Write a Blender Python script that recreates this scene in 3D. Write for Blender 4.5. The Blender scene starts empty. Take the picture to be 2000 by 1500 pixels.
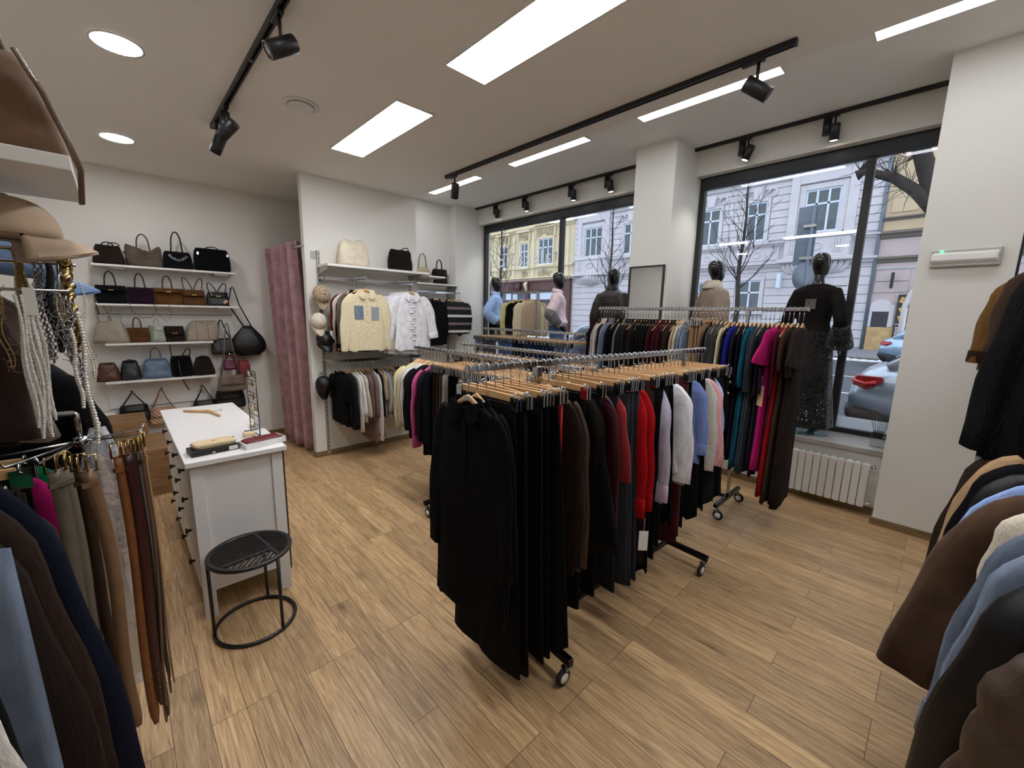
import bpy, bmesh, math, random
from mathutils import Vector, Matrix, Euler
from math import sin, cos, pi, radians as R_
random.seed(7)
SC = bpy.context.scene
COL = SC.collection

# ------------------------------------------------------------------ camera
cam_d = bpy.data.cameras.new('camera'); cam = bpy.data.objects.new('camera', cam_d); COL.objects.link(cam)
CAM_H = 1.78
yaw, pit, rol = R_(43.812), R_(-9.598), R_(1.148)
_f = Vector((sin(yaw)*cos(pit), cos(yaw)*cos(pit), sin(pit)))
_r0 = Vector((cos(yaw), -sin(yaw), 0)); _u0 = _r0.cross(_f)
_r = _r0*cos(rol) + _u0*sin(rol); _u = -_r0*sin(rol) + _u0*cos(rol)
cam.matrix_world = Matrix(((_r.x, _u.x, -_f.x, 0), (_r.y, _u.y, -_f.y, 0), (_r.z, _u.z, -_f.z, CAM_H), (0, 0, 0, 1)))
cam_d.sensor_fit = 'HORIZONTAL'; cam_d.sensor_width = 36.0; cam_d.lens = 804.43/2000*36
cam_d.clip_start = 0.02; cam_d.clip_end = 300
SC.camera = cam

# ------------------------------------------------------------------ sky, exposure
world = bpy.data.worlds.new('overcast_sky'); SC.world = world; world.use_nodes = True
_n = world.node_tree.nodes; _l = world.node_tree.links
_bg = _n['Background']
_tc = _n.new('ShaderNodeTexCoord'); _no = _n.new('ShaderNodeTexNoise'); _no.inputs['Scale'].default_value = 2.5
_rp = _n.new('ShaderNodeValToRGB')
_rp.color_ramp.elements[0].color = (.72, .81, 1.0, 1); _rp.color_ramp.elements[1].color = (.90, .94, 1.0, 1)
_l.new(_tc.outputs['Generated'], _no.inputs['Vector']); _l.new(_no.outputs['Fac'], _rp.inputs['Fac']); _l.new(_rp.outputs['Color'], _bg.inputs['Color'])
SKY = 2.3
_bg.inputs['Strength'].default_value = SKY
SC.view_settings.view_transform = 'Standard'; SC.view_settings.look = 'None'
SC.view_settings.exposure = -0.05; SC.view_settings.gamma = 1.0; SC.view_settings.use_curve_mapping = False
PANEL = 29.0        # radiance of the ceiling light panels
SPOT_E = 14.0       # radiance of the lit spot lenses
SPOT_W = 22.0        # power of each lit track spot
SC.cycles.max_bounces = 12; SC.cycles.diffuse_bounces = 7; SC.cycles.glossy_bounces = 4
SC.cycles.transparent_max_bounces = 24; SC.cycles.transmission_bounces = 8
SC.cycles.sample_clamp_indirect = 6.0
SC.cycles.use_denoising = True

# ------------------------------------------------------------------ colours and materials
def lin(c): return c/12.92 if c <= .04045 else ((c+.055)/1.055)**2.4
def hx(s):
    s = s.lstrip('#'); return tuple(lin(int(s[i:i+2], 16)/255) for i in (0, 2, 4)) + (1,)
MATS = {}
def mat(name):
    m = bpy.data.materials.new(name); m.use_nodes = True; MATS[name] = m
    nt = m.node_tree; b = nt.nodes['Principled BSDF']
    return m, nt, b
def noise_bump(nt, b, scale, strength, dist=.002, detail=4, coord='Object', kind='noise', stretch=None):
    tc = nt.nodes.new('ShaderNodeTexCoord'); src = tc.outputs[coord]
    if stretch:
        mp = nt.nodes.new('ShaderNodeMapping'); mp.inputs['Scale'].default_value = stretch
        nt.links.new(src, mp.inputs['Vector']); src = mp.outputs['Vector']
    if kind == 'voronoi':
        t = nt.nodes.new('ShaderNodeTexVoronoi'); o = t.outputs['Distance']
    else:
        t = nt.nodes.new('ShaderNodeTexNoise'); t.inputs['Detail'].default_value = detail; o = t.outputs['Fac']
    t.inputs['Scale'].default_value = scale; nt.links.new(src, t.inputs['Vector'])
    bp = nt.nodes.new('ShaderNodeBump'); bp.inputs['Strength'].default_value = strength; bp.inputs['Distance'].default_value = dist
    nt.links.new(o, bp.inputs['Height']); nt.links.new(bp.outputs['Normal'], b.inputs['Normal'])
    return o, src
def plain(name, col, rough=.6, metal=0, bump=None, vary=0, vscale=6, spec=None, coat=0):
    m, nt, b = mat(name); c = hx(col)
    b.inputs['Base Color'].default_value = c; b.inputs['Roughness'].default_value = rough; b.inputs['Metallic'].default_value = metal
    if spec is not None: b.inputs['Specular IOR Level'].default_value = spec
    if coat: b.inputs['Coat Weight'].default_value = coat
    if bump: noise_bump(nt, b, *bump)
    if vary:
        tc = nt.nodes.new('ShaderNodeTexCoord'); t = nt.nodes.new('ShaderNodeTexNoise'); t.inputs['Scale'].default_value = vscale; t.inputs['Detail'].default_value = 5
        nt.links.new(tc.outputs['Object'], t.inputs['Vector'])
        r = nt.nodes.new('ShaderNodeValToRGB'); r.color_ramp.elements[0].position = .3; r.color_ramp.elements[1].position = .7
        r.color_ramp.elements[0].color = tuple(x*(1-vary) for x in c[:3])+(1,); r.color_ramp.elements[1].color = tuple(min(1, x*(1+vary)) for x in c[:3])+(1,)
        nt.links.new(t.outputs['Fac'], r.inputs['Fac']); nt.links.new(r.outputs['Color'], b.inputs['Base Color'])
    return m
def glow(name, col, strength):
    m, nt, b = mat(name); b.inputs['Base Color'].default_value = hx(col)
    b.inputs['Emission Color'].default_value = hx(col); b.inputs['Emission Strength'].default_value = strength
    return m
def fabric(name, rough=.85, sheen=.25, bscale=160, bstr=.25, bdist=.002, vary=.18, vscale=14, kind='noise', stretch=None, metal=0, spec=.3, coat=0):
    """cloth whose colour comes from the object's own colour property"""
    m, nt, b = mat(name)
    oi = nt.nodes.new('ShaderNodeObjectInfo')
    tc = nt.nodes.new('ShaderNodeTexCoord'); t = nt.nodes.new('ShaderNodeTexNoise'); t.inputs['Scale'].default_value = vscale; t.inputs['Detail'].default_value = 6
    nt.links.new(tc.outputs['Object'], t.inputs['Vector'])
    mr = nt.nodes.new('ShaderNodeMapRange'); mr.inputs['From Min'].default_value = .3; mr.inputs['From Max'].default_value = .7
    mr.inputs['To Min'].default_value = 1-vary; mr.inputs['To Max'].default_value = 1+vary
    nt.links.new(t.outputs['Fac'], mr.inputs['Value'])
    mx = nt.nodes.new('ShaderNodeVectorMath'); mx.operation = 'SCALE'
    nt.links.new(oi.outputs['Color'], mx.inputs[0]); nt.links.new(mr.outputs['Result'], mx.inputs['Scale'])
    nt.links.new(mx.outputs['Vector'], b.inputs['Base Color'])
    b.inputs['Roughness'].default_value = rough; b.inputs['Sheen Weight'].default_value = sheen; b.inputs['Sheen Roughness'].default_value = .5
    b.inputs['Specular IOR Level'].default_value = spec; b.inputs['Metallic'].default_value = metal
    if coat: b.inputs['Coat Weight'].default_value = coat
    noise_bump(nt, b, bscale, bstr, bdist, kind=kind, stretch=stretch)
    return m
fabric('cotton', bscale=26, bstr=.35, bdist=.01, sheen=0, spec=.12)
fabric('knit', rough=.95, sheen=.03, bscale=170, bstr=.6, bdist=.004, vary=.3, vscale=90, spec=.1)
fabric('satin', rough=.36, sheen=0, bscale=14, bstr=.4, bdist=.02, spec=.4)
fabric('denim', rough=.9, sheen=0, bscale=300, bstr=.3, vary=.3, vscale=9, spec=.12)
fabric('leather', rough=.42, sheen=0, bscale=240, bstr=.25, kind='voronoi', spec=.4, vary=.12)
fabric('suede', rough=.95, sheen=.06, bscale=120, bstr=.3, vary=.25, vscale=9, spec=.1)
fabric('fur', rough=1, sheen=.03, bscale=90, bstr=1, bdist=.02, vary=.5, vscale=60, stretch=(1, 1, .35), spec=.05)
fabric('puffer', rough=.42, sheen=0, bscale=26, bstr=.25, bdist=.008, spec=.4)
# sequins: small metallic flakes over a cloth
def sequin():
    m = fabric('sequin', rough=.5); nt = m.node_tree; b = nt.nodes['Principled BSDF']
    tc = nt.nodes.new('ShaderNodeTexCoord'); v = nt.nodes.new('ShaderNodeTexVoronoi'); v.inputs['Scale'].default_value = 90
    nt.links.new(tc.outputs['Object'], v.inputs['Vector'])
    r = nt.nodes.new('ShaderNodeValToRGB'); r.color_ramp.elements[0].position = .10; r.color_ramp.elements[0].color = (1, 1, 1, 1)
    r.color_ramp.elements[1].position = .2; r.color_ramp.elements[1].color = (0, 0, 0, 1)
    nt.links.new(v.outputs['Distance'], r.inputs['Fac']); nt.links.new(r.outputs['Color'], b.inputs['Metallic'])
    r2 = nt.nodes.new('ShaderNodeMapRange'); r2.inputs['To Min'].default_value = .75; r2.inputs['To Max'].default_value = .18
    nt.links.new(r.outputs['Color'], r2.inputs['Value']); nt.links.new(r2.outputs['Result'], b.inputs['Roughness'])
    bp = nt.nodes.new('ShaderNodeBump'); bp.inputs['Strength'].default_value = .8; bp.inputs['Distance'].default_value = .004
    nt.links.new(v.outputs['Color'], bp.inputs['Height']); nt.links.new(bp.outputs['Normal'], b.inputs['Normal'])
sequin()
def lace(name, scale, lo):
    m = fabric(name, rough=.8); nt = m.node_tree; b = nt.nodes['Principled BSDF']
    tc = nt.nodes.new('ShaderNodeTexCoord'); v = nt.nodes.new('ShaderNodeTexVoronoi'); v.feature = 'DISTANCE_TO_EDGE'; v.inputs['Scale'].default_value = scale
    n = nt.nodes.new('ShaderNodeTexNoise'); n.inputs['Scale'].default_value = 9
    nt.links.new(tc.outputs['Object'], v.inputs['Vector']); nt.links.new(tc.outputs['Object'], n.inputs['Vector'])
    ad = nt.nodes.new('ShaderNodeMath'); ad.operation = 'MULTIPLY'; nt.links.new(n.outputs['Fac'], ad.inputs[0]); ad.inputs[1].default_value = lo
    gt = nt.nodes.new('ShaderNodeMath'); gt.operation = 'LESS_THAN'; nt.links.new(v.outputs['Distance'], gt.inputs[0]); nt.links.new(ad.outputs[0], gt.inputs[1])
    nt.links.new(gt.outputs[0], b.inputs['Alpha'])
lace('lace', 48, .42)
# striped cloth
def stripes(name, cols, freq, axis, rough=.85):
    m, nt, b = mat(name); tc = nt.nodes.new('ShaderNodeTexCoord'); sx = nt.nodes.new('ShaderNodeSeparateXYZ'); nt.links.new(tc.outputs['Object'], sx.inputs[0])
    mu = nt.nodes.new('ShaderNodeMath'); mu.operation = 'MULTIPLY'; mu.inputs[1].default_value = freq; nt.links.new(sx.outputs[axis], mu.inputs[0])
    fr = nt.nodes.new('ShaderNodeMath'); fr.operation = 'FRACT'; nt.links.new(mu.outputs[0], fr.inputs[0])
    rp = nt.nodes.new('ShaderNodeValToRGB'); rp.color_ramp.interpolation = 'CONSTANT'; cr = rp.color_ramp
    while len(cr.elements) < len(cols): cr.elements.new(.5)
    for e, (p, c) in zip(cr.elements, cols): e.position = p; e.color = hx(c)
    nt.links.new(fr.outputs[0], rp.inputs['Fac']); nt.links.new(rp.outputs['Color'], b.inputs['Base Color']); b.inputs['Roughness'].default_value = rough
    return m
stripes('stripe_sweater', [(0, '0c0b0d'), (.34, '7d706c'), (.5, '0c0b0d'), (.84, 'd8d4d0')], 3.6, 2)
stripes('stripe_blue', [(0, '5b7bc0'), (.5, 'd5dcec')], 55, 0)
def quilt(name, col, sc):
    m, nt, b = mat(name); b.inputs['Base Color'].default_value = hx(col); b.inputs['Roughness'].default_value = .38
    tc = nt.nodes.new('ShaderNodeTexCoord'); mp = nt.nodes.new('ShaderNodeMapping'); mp.inputs['Rotation'].default_value = (0, R_(45), 0)
    nt.links.new(tc.outputs['Object'], mp.inputs[0])
    sx = nt.nodes.new('ShaderNodeSeparateXYZ'); nt.links.new(mp.outputs[0], sx.inputs[0]); o = []
    for a in (0, 2):
        mu = nt.nodes.new('ShaderNodeMath'); mu.operation = 'MULTIPLY'; mu.inputs[1].default_value = sc; nt.links.new(sx.outputs[a], mu.inputs[0])
        s = nt.nodes.new('ShaderNodeMath'); s.operation = 'SINE'; nt.links.new(mu.outputs[0], s.inputs[0])
        ab = nt.nodes.new('ShaderNodeMath'); ab.operation = 'ABSOLUTE'; nt.links.new(s.outputs[0], ab.inputs[0]); o.append(ab)
    mn = nt.nodes.new('ShaderNodeMath'); mn.operation = 'MINIMUM'; nt.links.new(o[0].outputs[0], mn.inputs[0]); nt.links.new(o[1].outputs[0], mn.inputs[1])
    bp = nt.nodes.new('ShaderNodeBump'); bp.inputs['Strength'].default_value = .9; bp.inputs['Distance'].default_value = .012
    nt.links.new(mn.outputs[0], bp.inputs['Height']); nt.links.new(bp.outputs['Normal'], b.inputs['Normal'])
quilt('quilted_gold', 'c9a381', 95)
def wood_floor():
    m, nt, b = mat('floor_planks'); N = nt.nodes; L = nt.links
    tc = N.new('ShaderNodeTexCoord'); mp = N.new('ShaderNodeMapping'); mp.inputs['Rotation'].default_value = (0, 0, R_(90)); L.new(tc.outputs['Object'], mp.inputs[0])
    br = N.new('ShaderNodeTexBrick'); br.offset = .41; br.offset_frequency = 3; br.squash = 1
    br.inputs['Scale'].default_value = 1; br.inputs['Brick Width'].default_value = .98; br.inputs['Row Height'].default_value = .128
    br.inputs['Mortar Size'].default_value = .0013; br.inputs['Mortar Smooth'].default_value = .2; br.inputs['Bias'].default_value = 0
    br.inputs['Color1'].default_value = (0, 0, 0, 1); br.inputs['Color2'].default_value = (1, 1, 1, 1); br.inputs['Mortar'].default_value = (.5, .5, .5, 1)
    L.new(mp.outputs[0], br.inputs['Vector'])
    # each plank shifts its own grain
    sh = N.new('ShaderNodeVectorMath'); sh.operation = 'SCALE'; sh.inputs['Scale'].default_value = 31; L.new(br.outputs['Color'], sh.inputs[0])
    ad = N.new('ShaderNodeVectorMath'); L.new(mp.outputs[0], ad.inputs[0]); L.new(sh.outputs[0], ad.inputs[1])
    m2 = N.new('ShaderNodeMapping'); m2.inputs['Scale'].default_value = (1.1, 19, 1); L.new(ad.outputs[0], m2.inputs[0])
    g = N.new('ShaderNodeTexNoise'); g.inputs['Scale'].default_value = 2.6; g.inputs['Detail'].default_value = 12; g.inputs['Roughness'].default_value = .68; g.inputs['Distortion'].default_value = 1.6; L.new(m2.outputs[0], g.inputs['Vector'])
    m3 = N.new('ShaderNodeMapping'); m3.inputs['Scale'].default_value = (2.2, 85, 1); L.new(ad.outputs[0], m3.inputs[0])
    g2 = N.new('ShaderNodeTexNoise'); g2.inputs['Scale'].default_value = 3; g2.inputs['Detail'].default_value = 5; L.new(m3.outputs[0], g2.inputs['Vector'])
    m4 = N.new('ShaderNodeMapping'); m4.inputs['Scale'].default_value = (1.1, 3.2, 1); L.new(ad.outputs[0], m4.inputs[0])
    kn = N.new('ShaderNodeTexVoronoi'); kn.inputs['Scale'].default_value = 1.6; L.new(m4.outputs[0], kn.inputs['Vector'])
    r = N.new('ShaderNodeValToRGB'); cr = r.color_ramp
    cr.elements[0].position = .28; cr.elements[0].color = hx('83644a'); cr.elements[1].position = .72; cr.elements[1].color = hx('d8b98f')
    e = cr.elements.new(.5); e.color = hx('ba986d')
    L.new(g.outputs['Fac'], r.inputs['Fac'])
    mx = N.new('ShaderNodeMix'); mx.data_type = 'RGBA'; mx.blend_type = 'MULTIPLY'; mx.inputs['Factor'].default_value = .5
    r2 = N.new('ShaderNodeValToRGB'); r2.color_ramp.elements[0].position = .35; r2.color_ramp.elements[0].color = (.55, .5, .45, 1); r2.color_ramp.elements[1].position = .6; r2.color_ramp.elements[1].color = (1, 1, 1, 1)
    L.new(g2.outputs['Fac'], r2.inputs['Fac']); L.new(r.outputs['Color'], mx.inputs['A']); L.new(r2.outputs['Color'], mx.inputs['B'])
    # plank to plank tone
    pt = N.new('ShaderNodeMapRange'); pt.inputs['To Min'].default_value = .8; pt.inputs['To Max'].default_value = 1.16; L.new(br.outputs['Color'], pt.inputs['Value'])
    sc = N.new('ShaderNodeVectorMath'); sc.operation = 'SCALE'; L.new(mx.outputs['Result'], sc.inputs[0]); L.new(pt.outputs['Result'], sc.inputs['Scale'])
    k2 = N.new('ShaderNodeMapRange'); k2.inputs['From Min'].default_value = 0; k2.inputs['From Max'].default_value = .16; k2.inputs['To Min'].default_value = .5; k2.inputs['To Max'].default_value = 1; L.new(kn.outputs['Distance'], k2.inputs['Value'])
    s2 = N.new('ShaderNodeVectorMath'); s2.operation = 'SCALE'; L.new(sc.outputs[0], s2.inputs[0]); L.new(k2.outputs['Result'], s2.inputs['Scale'])
    jm = N.new('ShaderNodeMix'); jm.data_type = 'RGBA'; jm.inputs['B'].default_value = hx('4a3220'); L.new(br.outputs['Fac'], jm.inputs['Factor']); L.new(s2.outputs[0], jm.inputs['A'])
    L.new(jm.outputs['Result'], b.inputs['Base Color'])
    b.inputs['Roughness'].default_value = .42; b.inputs['Specular IOR Level'].default_value = .38
    bp = N.new('ShaderNodeBump'); bp.inputs['Strength'].default_value = .12; bp.inputs['Distance'].default_value = .002; L.new(g2.outputs['Fac'], bp.inputs['Height']); L.new(bp.outputs['Normal'], b.inputs['Normal'])
wood_floor()
def wood(name, c0, c1, stretch=(1.5, 14, 14), rough=.5):
    m, nt, b = mat(name); N = nt.nodes; L = nt.links
    tc = N.new('ShaderNodeTexCoord'); mp = N.new('ShaderNodeMapping'); mp.inputs['Scale'].default_value = stretch; L.new(tc.outputs['Object'], mp.inputs[0])
    g = N.new('ShaderNodeTexNoise'); g.inputs['Scale'].default_value = 3; g.inputs['Detail'].default_value = 7; g.inputs['Distortion'].default_value = .8; L.new(mp.outputs[0], g.inputs['Vector'])
    r = N.new('ShaderNodeValToRGB'); r.color_ramp.elements[0].position = .3; r.color_ramp.elements[0].color = hx(c0); r.color_ramp.elements[1].position = .7; r.color_ramp.elements[1].color = hx(c1)
    L.new(g.outputs['Fac'], r.inputs['Fac']); L.new(r.outputs['Color'], b.inputs['Base Color']); b.inputs['Roughness'].default_value = rough
    return m
wood('hanger_wood', 'c09462', 'd6b184', (10, 2, 10), .4)
wood('oak_box', '755536', '93714c', (2, 12, 12))
wood('trim_wood', '6b5433', '86704a', (12, 1, 12))
wood('slat_wood', 'a3805a', 'c4a27c', (14, 14, 1.5))
wood('sill_laminate', '8d8984', 'b4b0aa', (14, 1.5, 14), .3)
wood('dark_back', '2e2018', '4a3526', (2, 12, 12))
def glass_mat(name, tint=(1, 1, 1, 1), refl=1.0):
    m, nt, b = mat(name); N = nt.nodes; L = nt.links; N.remove(b)
    t = N.new('ShaderNodeBsdfTransparent'); t.inputs['Color'].default_value = tint
    g = N.new('ShaderNodeBsdfGlossy'); g.inputs['Roughness'].default_value = 0.0
    fr = N.new('ShaderNodeLayerWeight'); fr.inputs['Blend'].default_value = .5
    pw = N.new('ShaderNodeMath'); pw.operation = 'POWER'; pw.inputs[1].default_value = 5; L.new(fr.outputs['Facing'], pw.inputs[0])
    sc = N.new('ShaderNodeMath'); sc.operation = 'MULTIPLY_ADD'; sc.inputs[1].default_value = .96; sc.inputs[2].default_value = .04; L.new(pw.outputs[0], sc.inputs[0])
    mu = N.new('ShaderNodeMath'); mu.operation = 'MULTIPLY'; mu.inputs[1].default_value = refl; L.new(sc.outputs[0], mu.inputs[0])
    mx = N.new('ShaderNodeMixShader'); L.new(mu.outputs[0], mx.inputs['Fac']); L.new(t.outputs[0], mx.inputs[1]); L.new(g.outputs[0], mx.inputs[2])
    L.new(mx.outputs[0], N['Material Output'].inputs['Surface'])
    return m
glass_mat('window_glass', (.95, .97, .98, 1)); glass_mat('base_glass', (.72, .86, .84, 1)); glass_mat('clear_glass', (.9, .92, .92, 1))
def frosted():
    m, nt, b = mat('frosted_film'); N = nt.nodes; L = nt.links; N.remove(b)
    t = N.new('ShaderNodeBsdfTranslucent'); t.inputs['Color'].default_value = (.9, .93, .95, 1); d = N.new('ShaderNodeBsdfDiffuse'); d.inputs['Color'].default_value = (.85, .88, .9, 1)
    mx = N.new('ShaderNodeMixShader'); mx.inputs['Fac'].default_value = .4; L.new(t.outputs[0], mx.inputs[1]); L.new(d.outputs[0], mx.inputs[2]); L.new(mx.outputs[0], N['Material Output'].inputs['Surface'])
frosted()
plain('wall_paint', 'dad7cf', .9, bump=(180, .08, .002)); plain('ceiling_paint', 'e9e6e0', .95, bump=(120, .06, .002))
plain('white_laminate', 'dcdad6', .45); plain('dresser_white', 'd6d3cf', .5); plain('white_plastic', 'd8d6d0', .4)
plain('black_metal', '131315', .42); plain('black_matte', '17171a', .7); plain('frame_black', '1b1c1f', .5)
plain('chrome', 'b9babd', .14, 1); plain('dark_chrome', '2a2b2e', .2, .9); plain('steel', '9b9a96', .35, 1); plain('gold', 'ab9160', .25, 1); plain('brass_clip', 'a2957e', .3, 1)
plain('grey_metal', 'a7a49d', .4, .6); plain('rubber', '1a1a1b', .8); plain('grey_plastic', '6d6d70', .5)
plain('mannequin_black', '0d0e10', .22, coat=.3); plain('pearl', 'd9d5cd', .25, .1, coat=.5); plain('ivory_bead', 'd6cfbf', .4)
plain('radiator_white', 'd9d7d2', .4); plain('paper_white', 'e3e2df', .8); plain('tag_tan', 'c9a37c', .8); plain('tag_grey', 'a9a9a7', .7)
plain('red_case', '5f1018', .4, bump=(300, .2, .001)); plain('cream_leather', 'cdb88f', .45, bump=(260, .2, .001)); plain('black_box', '151414', .55)
plain('mirror', 'e0e2e4', .02, 1); plain('spot_off', '55554f', .5); plain('sign_green', '2bd46a', .4)
glow('panel_light', 'f6f9ff', PANEL); glow('window_panel', 'f6f9ff', PANEL*.4); glow('spot_lens', 'fff4e4', SPOT_E); glow('downlight', 'fbfaff', 105); glow('green_led', '3cff7a', 5)
# outdoors
plain('stucco_lavender', 'b9b4bb', .9, vary=.06, vscale=.8); plain('stucco_pink', 'b7a9a8', .9, vary=.07, vscale=.8); plain('stucco_yellow', 'cbbd9a', .9, vary=.06, vscale=.8); plain('stucco_cream', 'bda98c', .9, vary=.08, vscale=.8)
plain('stone_pale', 'c3c0c4', .9, vary=.05, vscale=2); plain('stone_cream', 'd2c6a8', .9, vary=.06, vscale=2); plain('stone_grey', '6d675f', .9)
plain('ornament_stone', 'b7ac93', .9, bump=(9, 1, .06), vary=.3, vscale=6); plain('window_white', 'c8d6e6', .6); plain('pane_dark', '3f4a50', .15, spec=.6); plain('pane_curtain', '7a8288', .3, vary=.3, vscale=3)
plain('shop_maroon', '4f2a29', .6); plain('shop_glass', '39404a', .15, vary=.4, vscale=2); plain('bark', '2b2624', .95, bump=(30, .8, .02)); plain('bark_pale', '5b5450', .95)
plain('asphalt', '4d5056', .9, bump=(60, .4, .01), vary=.12, vscale=1.5); plain('cobble', '7c7d82', .9, vary=.5, vscale=9); plain('snow', 'd5dbe2', .9); plain('road_paint', 'c9ccd0', .8)
plain('car_silver', 'a9b3bf', .28, .65, coat=.6); plain('car_blue', '9fb8d2', .3, .5, coat=.6); plain('car_glass', '14181c', .08, spec=.7); plain('car_dark', '1b1c1f', .6); plain('tail_red', '8e0d14', .2, coat=.5); plain('tail_bright', 'd23a3e', .25)
plain('plaster_tan', 'b79a6c', .9, vary=.18, vscale=3); plain('board_black', '17181b', .7); plain('menu_gold', 'c99a45', .6); plain('menu_white', 'd6dde2', .6); plain('navy_shutter', '1d2330', .6); plain('sign_grey', '5f6b78', .5); plain('text_brown', '3a2321', .7); plain('text_white', 'f4f6f8', .6)

# ------------------------------------------------------------------ mesh builder
ORG = {}
class MB:
    def __init__(s): s.v = []; s.f = []; s.sm = []
    def add(s, vs, fs, smooth=False):
        o = len(s.v); s.v += [tuple(v) for v in vs]
        for f in fs: s.f.append(tuple(i+o for i in f)); s.sm.append(smooth)
        return s
    def box(s, x0, x1, y0, y1, z0, z1, M=None):
        vs = [Vector((x, y, z)) for z in (z0, z1) for y in (y0, y1) for x in (x0, x1)]
        if M: vs = [M @ v for v in vs]
        return s.add(vs, [(0, 2, 3, 1), (4, 5, 7, 6), (0, 1, 5, 4), (2, 6, 7, 3), (0, 4, 6, 2), (1, 3, 7, 5)])
    def ob(s, c, size, rot=(0, 0, 0)):
        M = Matrix.Translation(c) @ Euler(rot).to_matrix().to_4x4(); a, b, d = (q/2 for q in size)
        return s.box(-a, a, -b, b, -d, d, M)
    def loft(s, rings, caps=(True, True), smooth=True, closed=False):
        n = len(rings[0]); vs = [p for r in rings for p in r]; fs = []
        m = len(rings)
        for i in range(m if closed else m-1):
            a = i*n; b = ((i+1) % m)*n
            for k in range(n):
                k2 = (k+1) % n; fs.append((a+k, a+k2, b+k2, b+k))
        s.add(vs, fs, smooth)
        o = len(s.v)-len(vs)
        if not closed:
            if caps[0]: s.f.append(tuple(o+k for k in reversed(range(n)))); s.sm.append(False)
            if caps[1]: s.f.append(tuple(o+(m-1)*n+k for k in range(n))); s.sm.append(False)
        return s
    def tube(s, pts, r, n=8, closed=False, flat=1.0, up=None):
        pts = [Vector(p) for p in pts]; m = len(pts); rings = []; prev = None
        for i, p in enumerate(pts):
            if closed: t = (pts[(i+1) % m]-pts[i-1])
            else: t = pts[min(i+1, m-1)]-pts[max(i-1, 0)]
            t = t.normalized() if t.length > 1e-9 else Vector((0, 0, 1))
            if prev is None:
                u = Vector(up) if up else (Vector((0, 0, 1)) if abs(t.z) < .9 else Vector((1, 0, 0)))
            else: u = prev
            u = (u - t*u.dot(t)); u = u.normalized() if u.length > 1e-6 else t.orthogonal().normalized(); prev = u; w = t.cross(u)
            rr = r[i] if isinstance(r, (list, tuple)) else r
            rings.append([p + u*rr*cos(2*pi*k/n) + w*rr*flat*sin(2*pi*k/n) for k in range(n)])
        return s.loft(rings, closed=closed)
    def lathe(s, prof, n=24, c=(0, 0, 0), M=None, caps=(True, True), smooth=True):
        T = Matrix.Translation(c) @ (M if M else Matrix())
        rings = [[T @ Vector((r*cos(2*pi*k/n), r*sin(2*pi*k/n), z)) for k in range(n)] for r, z in prof]
        return s.loft(rings, caps, smooth)
    def cyl(s, p0, p1, r, n=12): return s.tube([p0, p1], r, n)
    def ell(s, c, rx, ry, rz, n=12, m=8, M=None):
        T = Matrix.Translation(c) @ (M if M else Matrix())
        rings = [[T @ Vector((rx*sin(pi*max(.02, min(.98, j/m)))*cos(2*pi*k/n), ry*sin(pi*max(.02, min(.98, j/m)))*sin(2*pi*k/n), -rz*cos(pi*j/m))) for k in range(n)] for j in range(m+1)]
        return s.loft(rings)
    def prism(s, poly, ext):
        e = Vector(ext); p = [Vector(q) for q in poly]; n = len(p)
        return s.add(p+[q+e for q in p], [tuple(reversed(range(n))), tuple(range(n, 2*n))]+[(i, (i+1) % n, n+(i+1) % n, n+i) for i in range(n)])
    def xf(s, M):
        s.v = [tuple(M @ Vector(v)) for v in s.v]; return s
    def mesh(s, name, material):
        me = bpy.data.meshes.new(name); me.from_pydata(s.v, [], s.f); me.polygons.foreach_set('use_smooth', s.sm)
        bm = bmesh.new(); bm.from_mesh(me); bmesh.ops.recalc_face_normals(bm, faces=bm.faces); bm.to_mesh(me); bm.free()
        me.materials.append(MATS[material] if isinstance(material, str) else material); me.update(); return me
def put(name, me, parent=None, loc=(0, 0, 0), color=None, rotz=0):
    o = bpy.data.objects.new(name, me); COL.objects.link(o); o.location = loc
    if rotz: o.rotation_euler = (0, 0, rotz)
    if parent: o.parent = parent
    if color: o.color = color
    return o
def part(name, mb, material, parent, color=None, bev=0, label=None, sub=0, remesh=0):
    """one part of a thing; coordinates are in the thing's own frame, or in the room's when the thing was placed that way"""
    og = ORG.get(parent.name, Vector((0, 0, 0)))
    if og.length: mb.v = [tuple(Vector(v)-og) for v in mb.v]
    o = put(name, mb.mesh(name, material), parent, color=color); ORG[o.name] = og
    mods(o, bev, sub, remesh)
    if label: o['label'] = label
    return o
def mods(o, bev=0, sub=0, remesh=0):
    if remesh:
        m = o.modifiers.new('join', 'REMESH'); m.mode = 'VOXEL'; m.voxel_size = remesh; m.use_smooth_shade = True
        s = o.modifiers.new('soft', 'SMOOTH'); s.iterations = 10
    if bev:
        m = o.modifiers.new('bevel', 'BEVEL'); m.width = bev; m.segments = 2; m.limit_method = 'ANGLE'; m.angle_limit = R_(40)
    if sub:
        m = o.modifiers.new('subdivision', 'SUBSURF'); m.levels = sub; m.render_levels = sub
def tag(o, label, cat, group=None):
    o['label'] = label; o['category'] = cat
    if group: o['group'] = group
    return o
def thing(name, label, cat, loc=(0, 0, 0), rotz=0, group=None, inroom=True):
    o = bpy.data.objects.new(name, None); COL.objects.link(o); o.location = loc; o.rotation_euler = (0, 0, rotz); o.empty_display_size = .05
    ORG[o.name] = Vector(loc) if inroom else Vector((0, 0, 0))
    return tag(o, label, cat, group)
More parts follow.
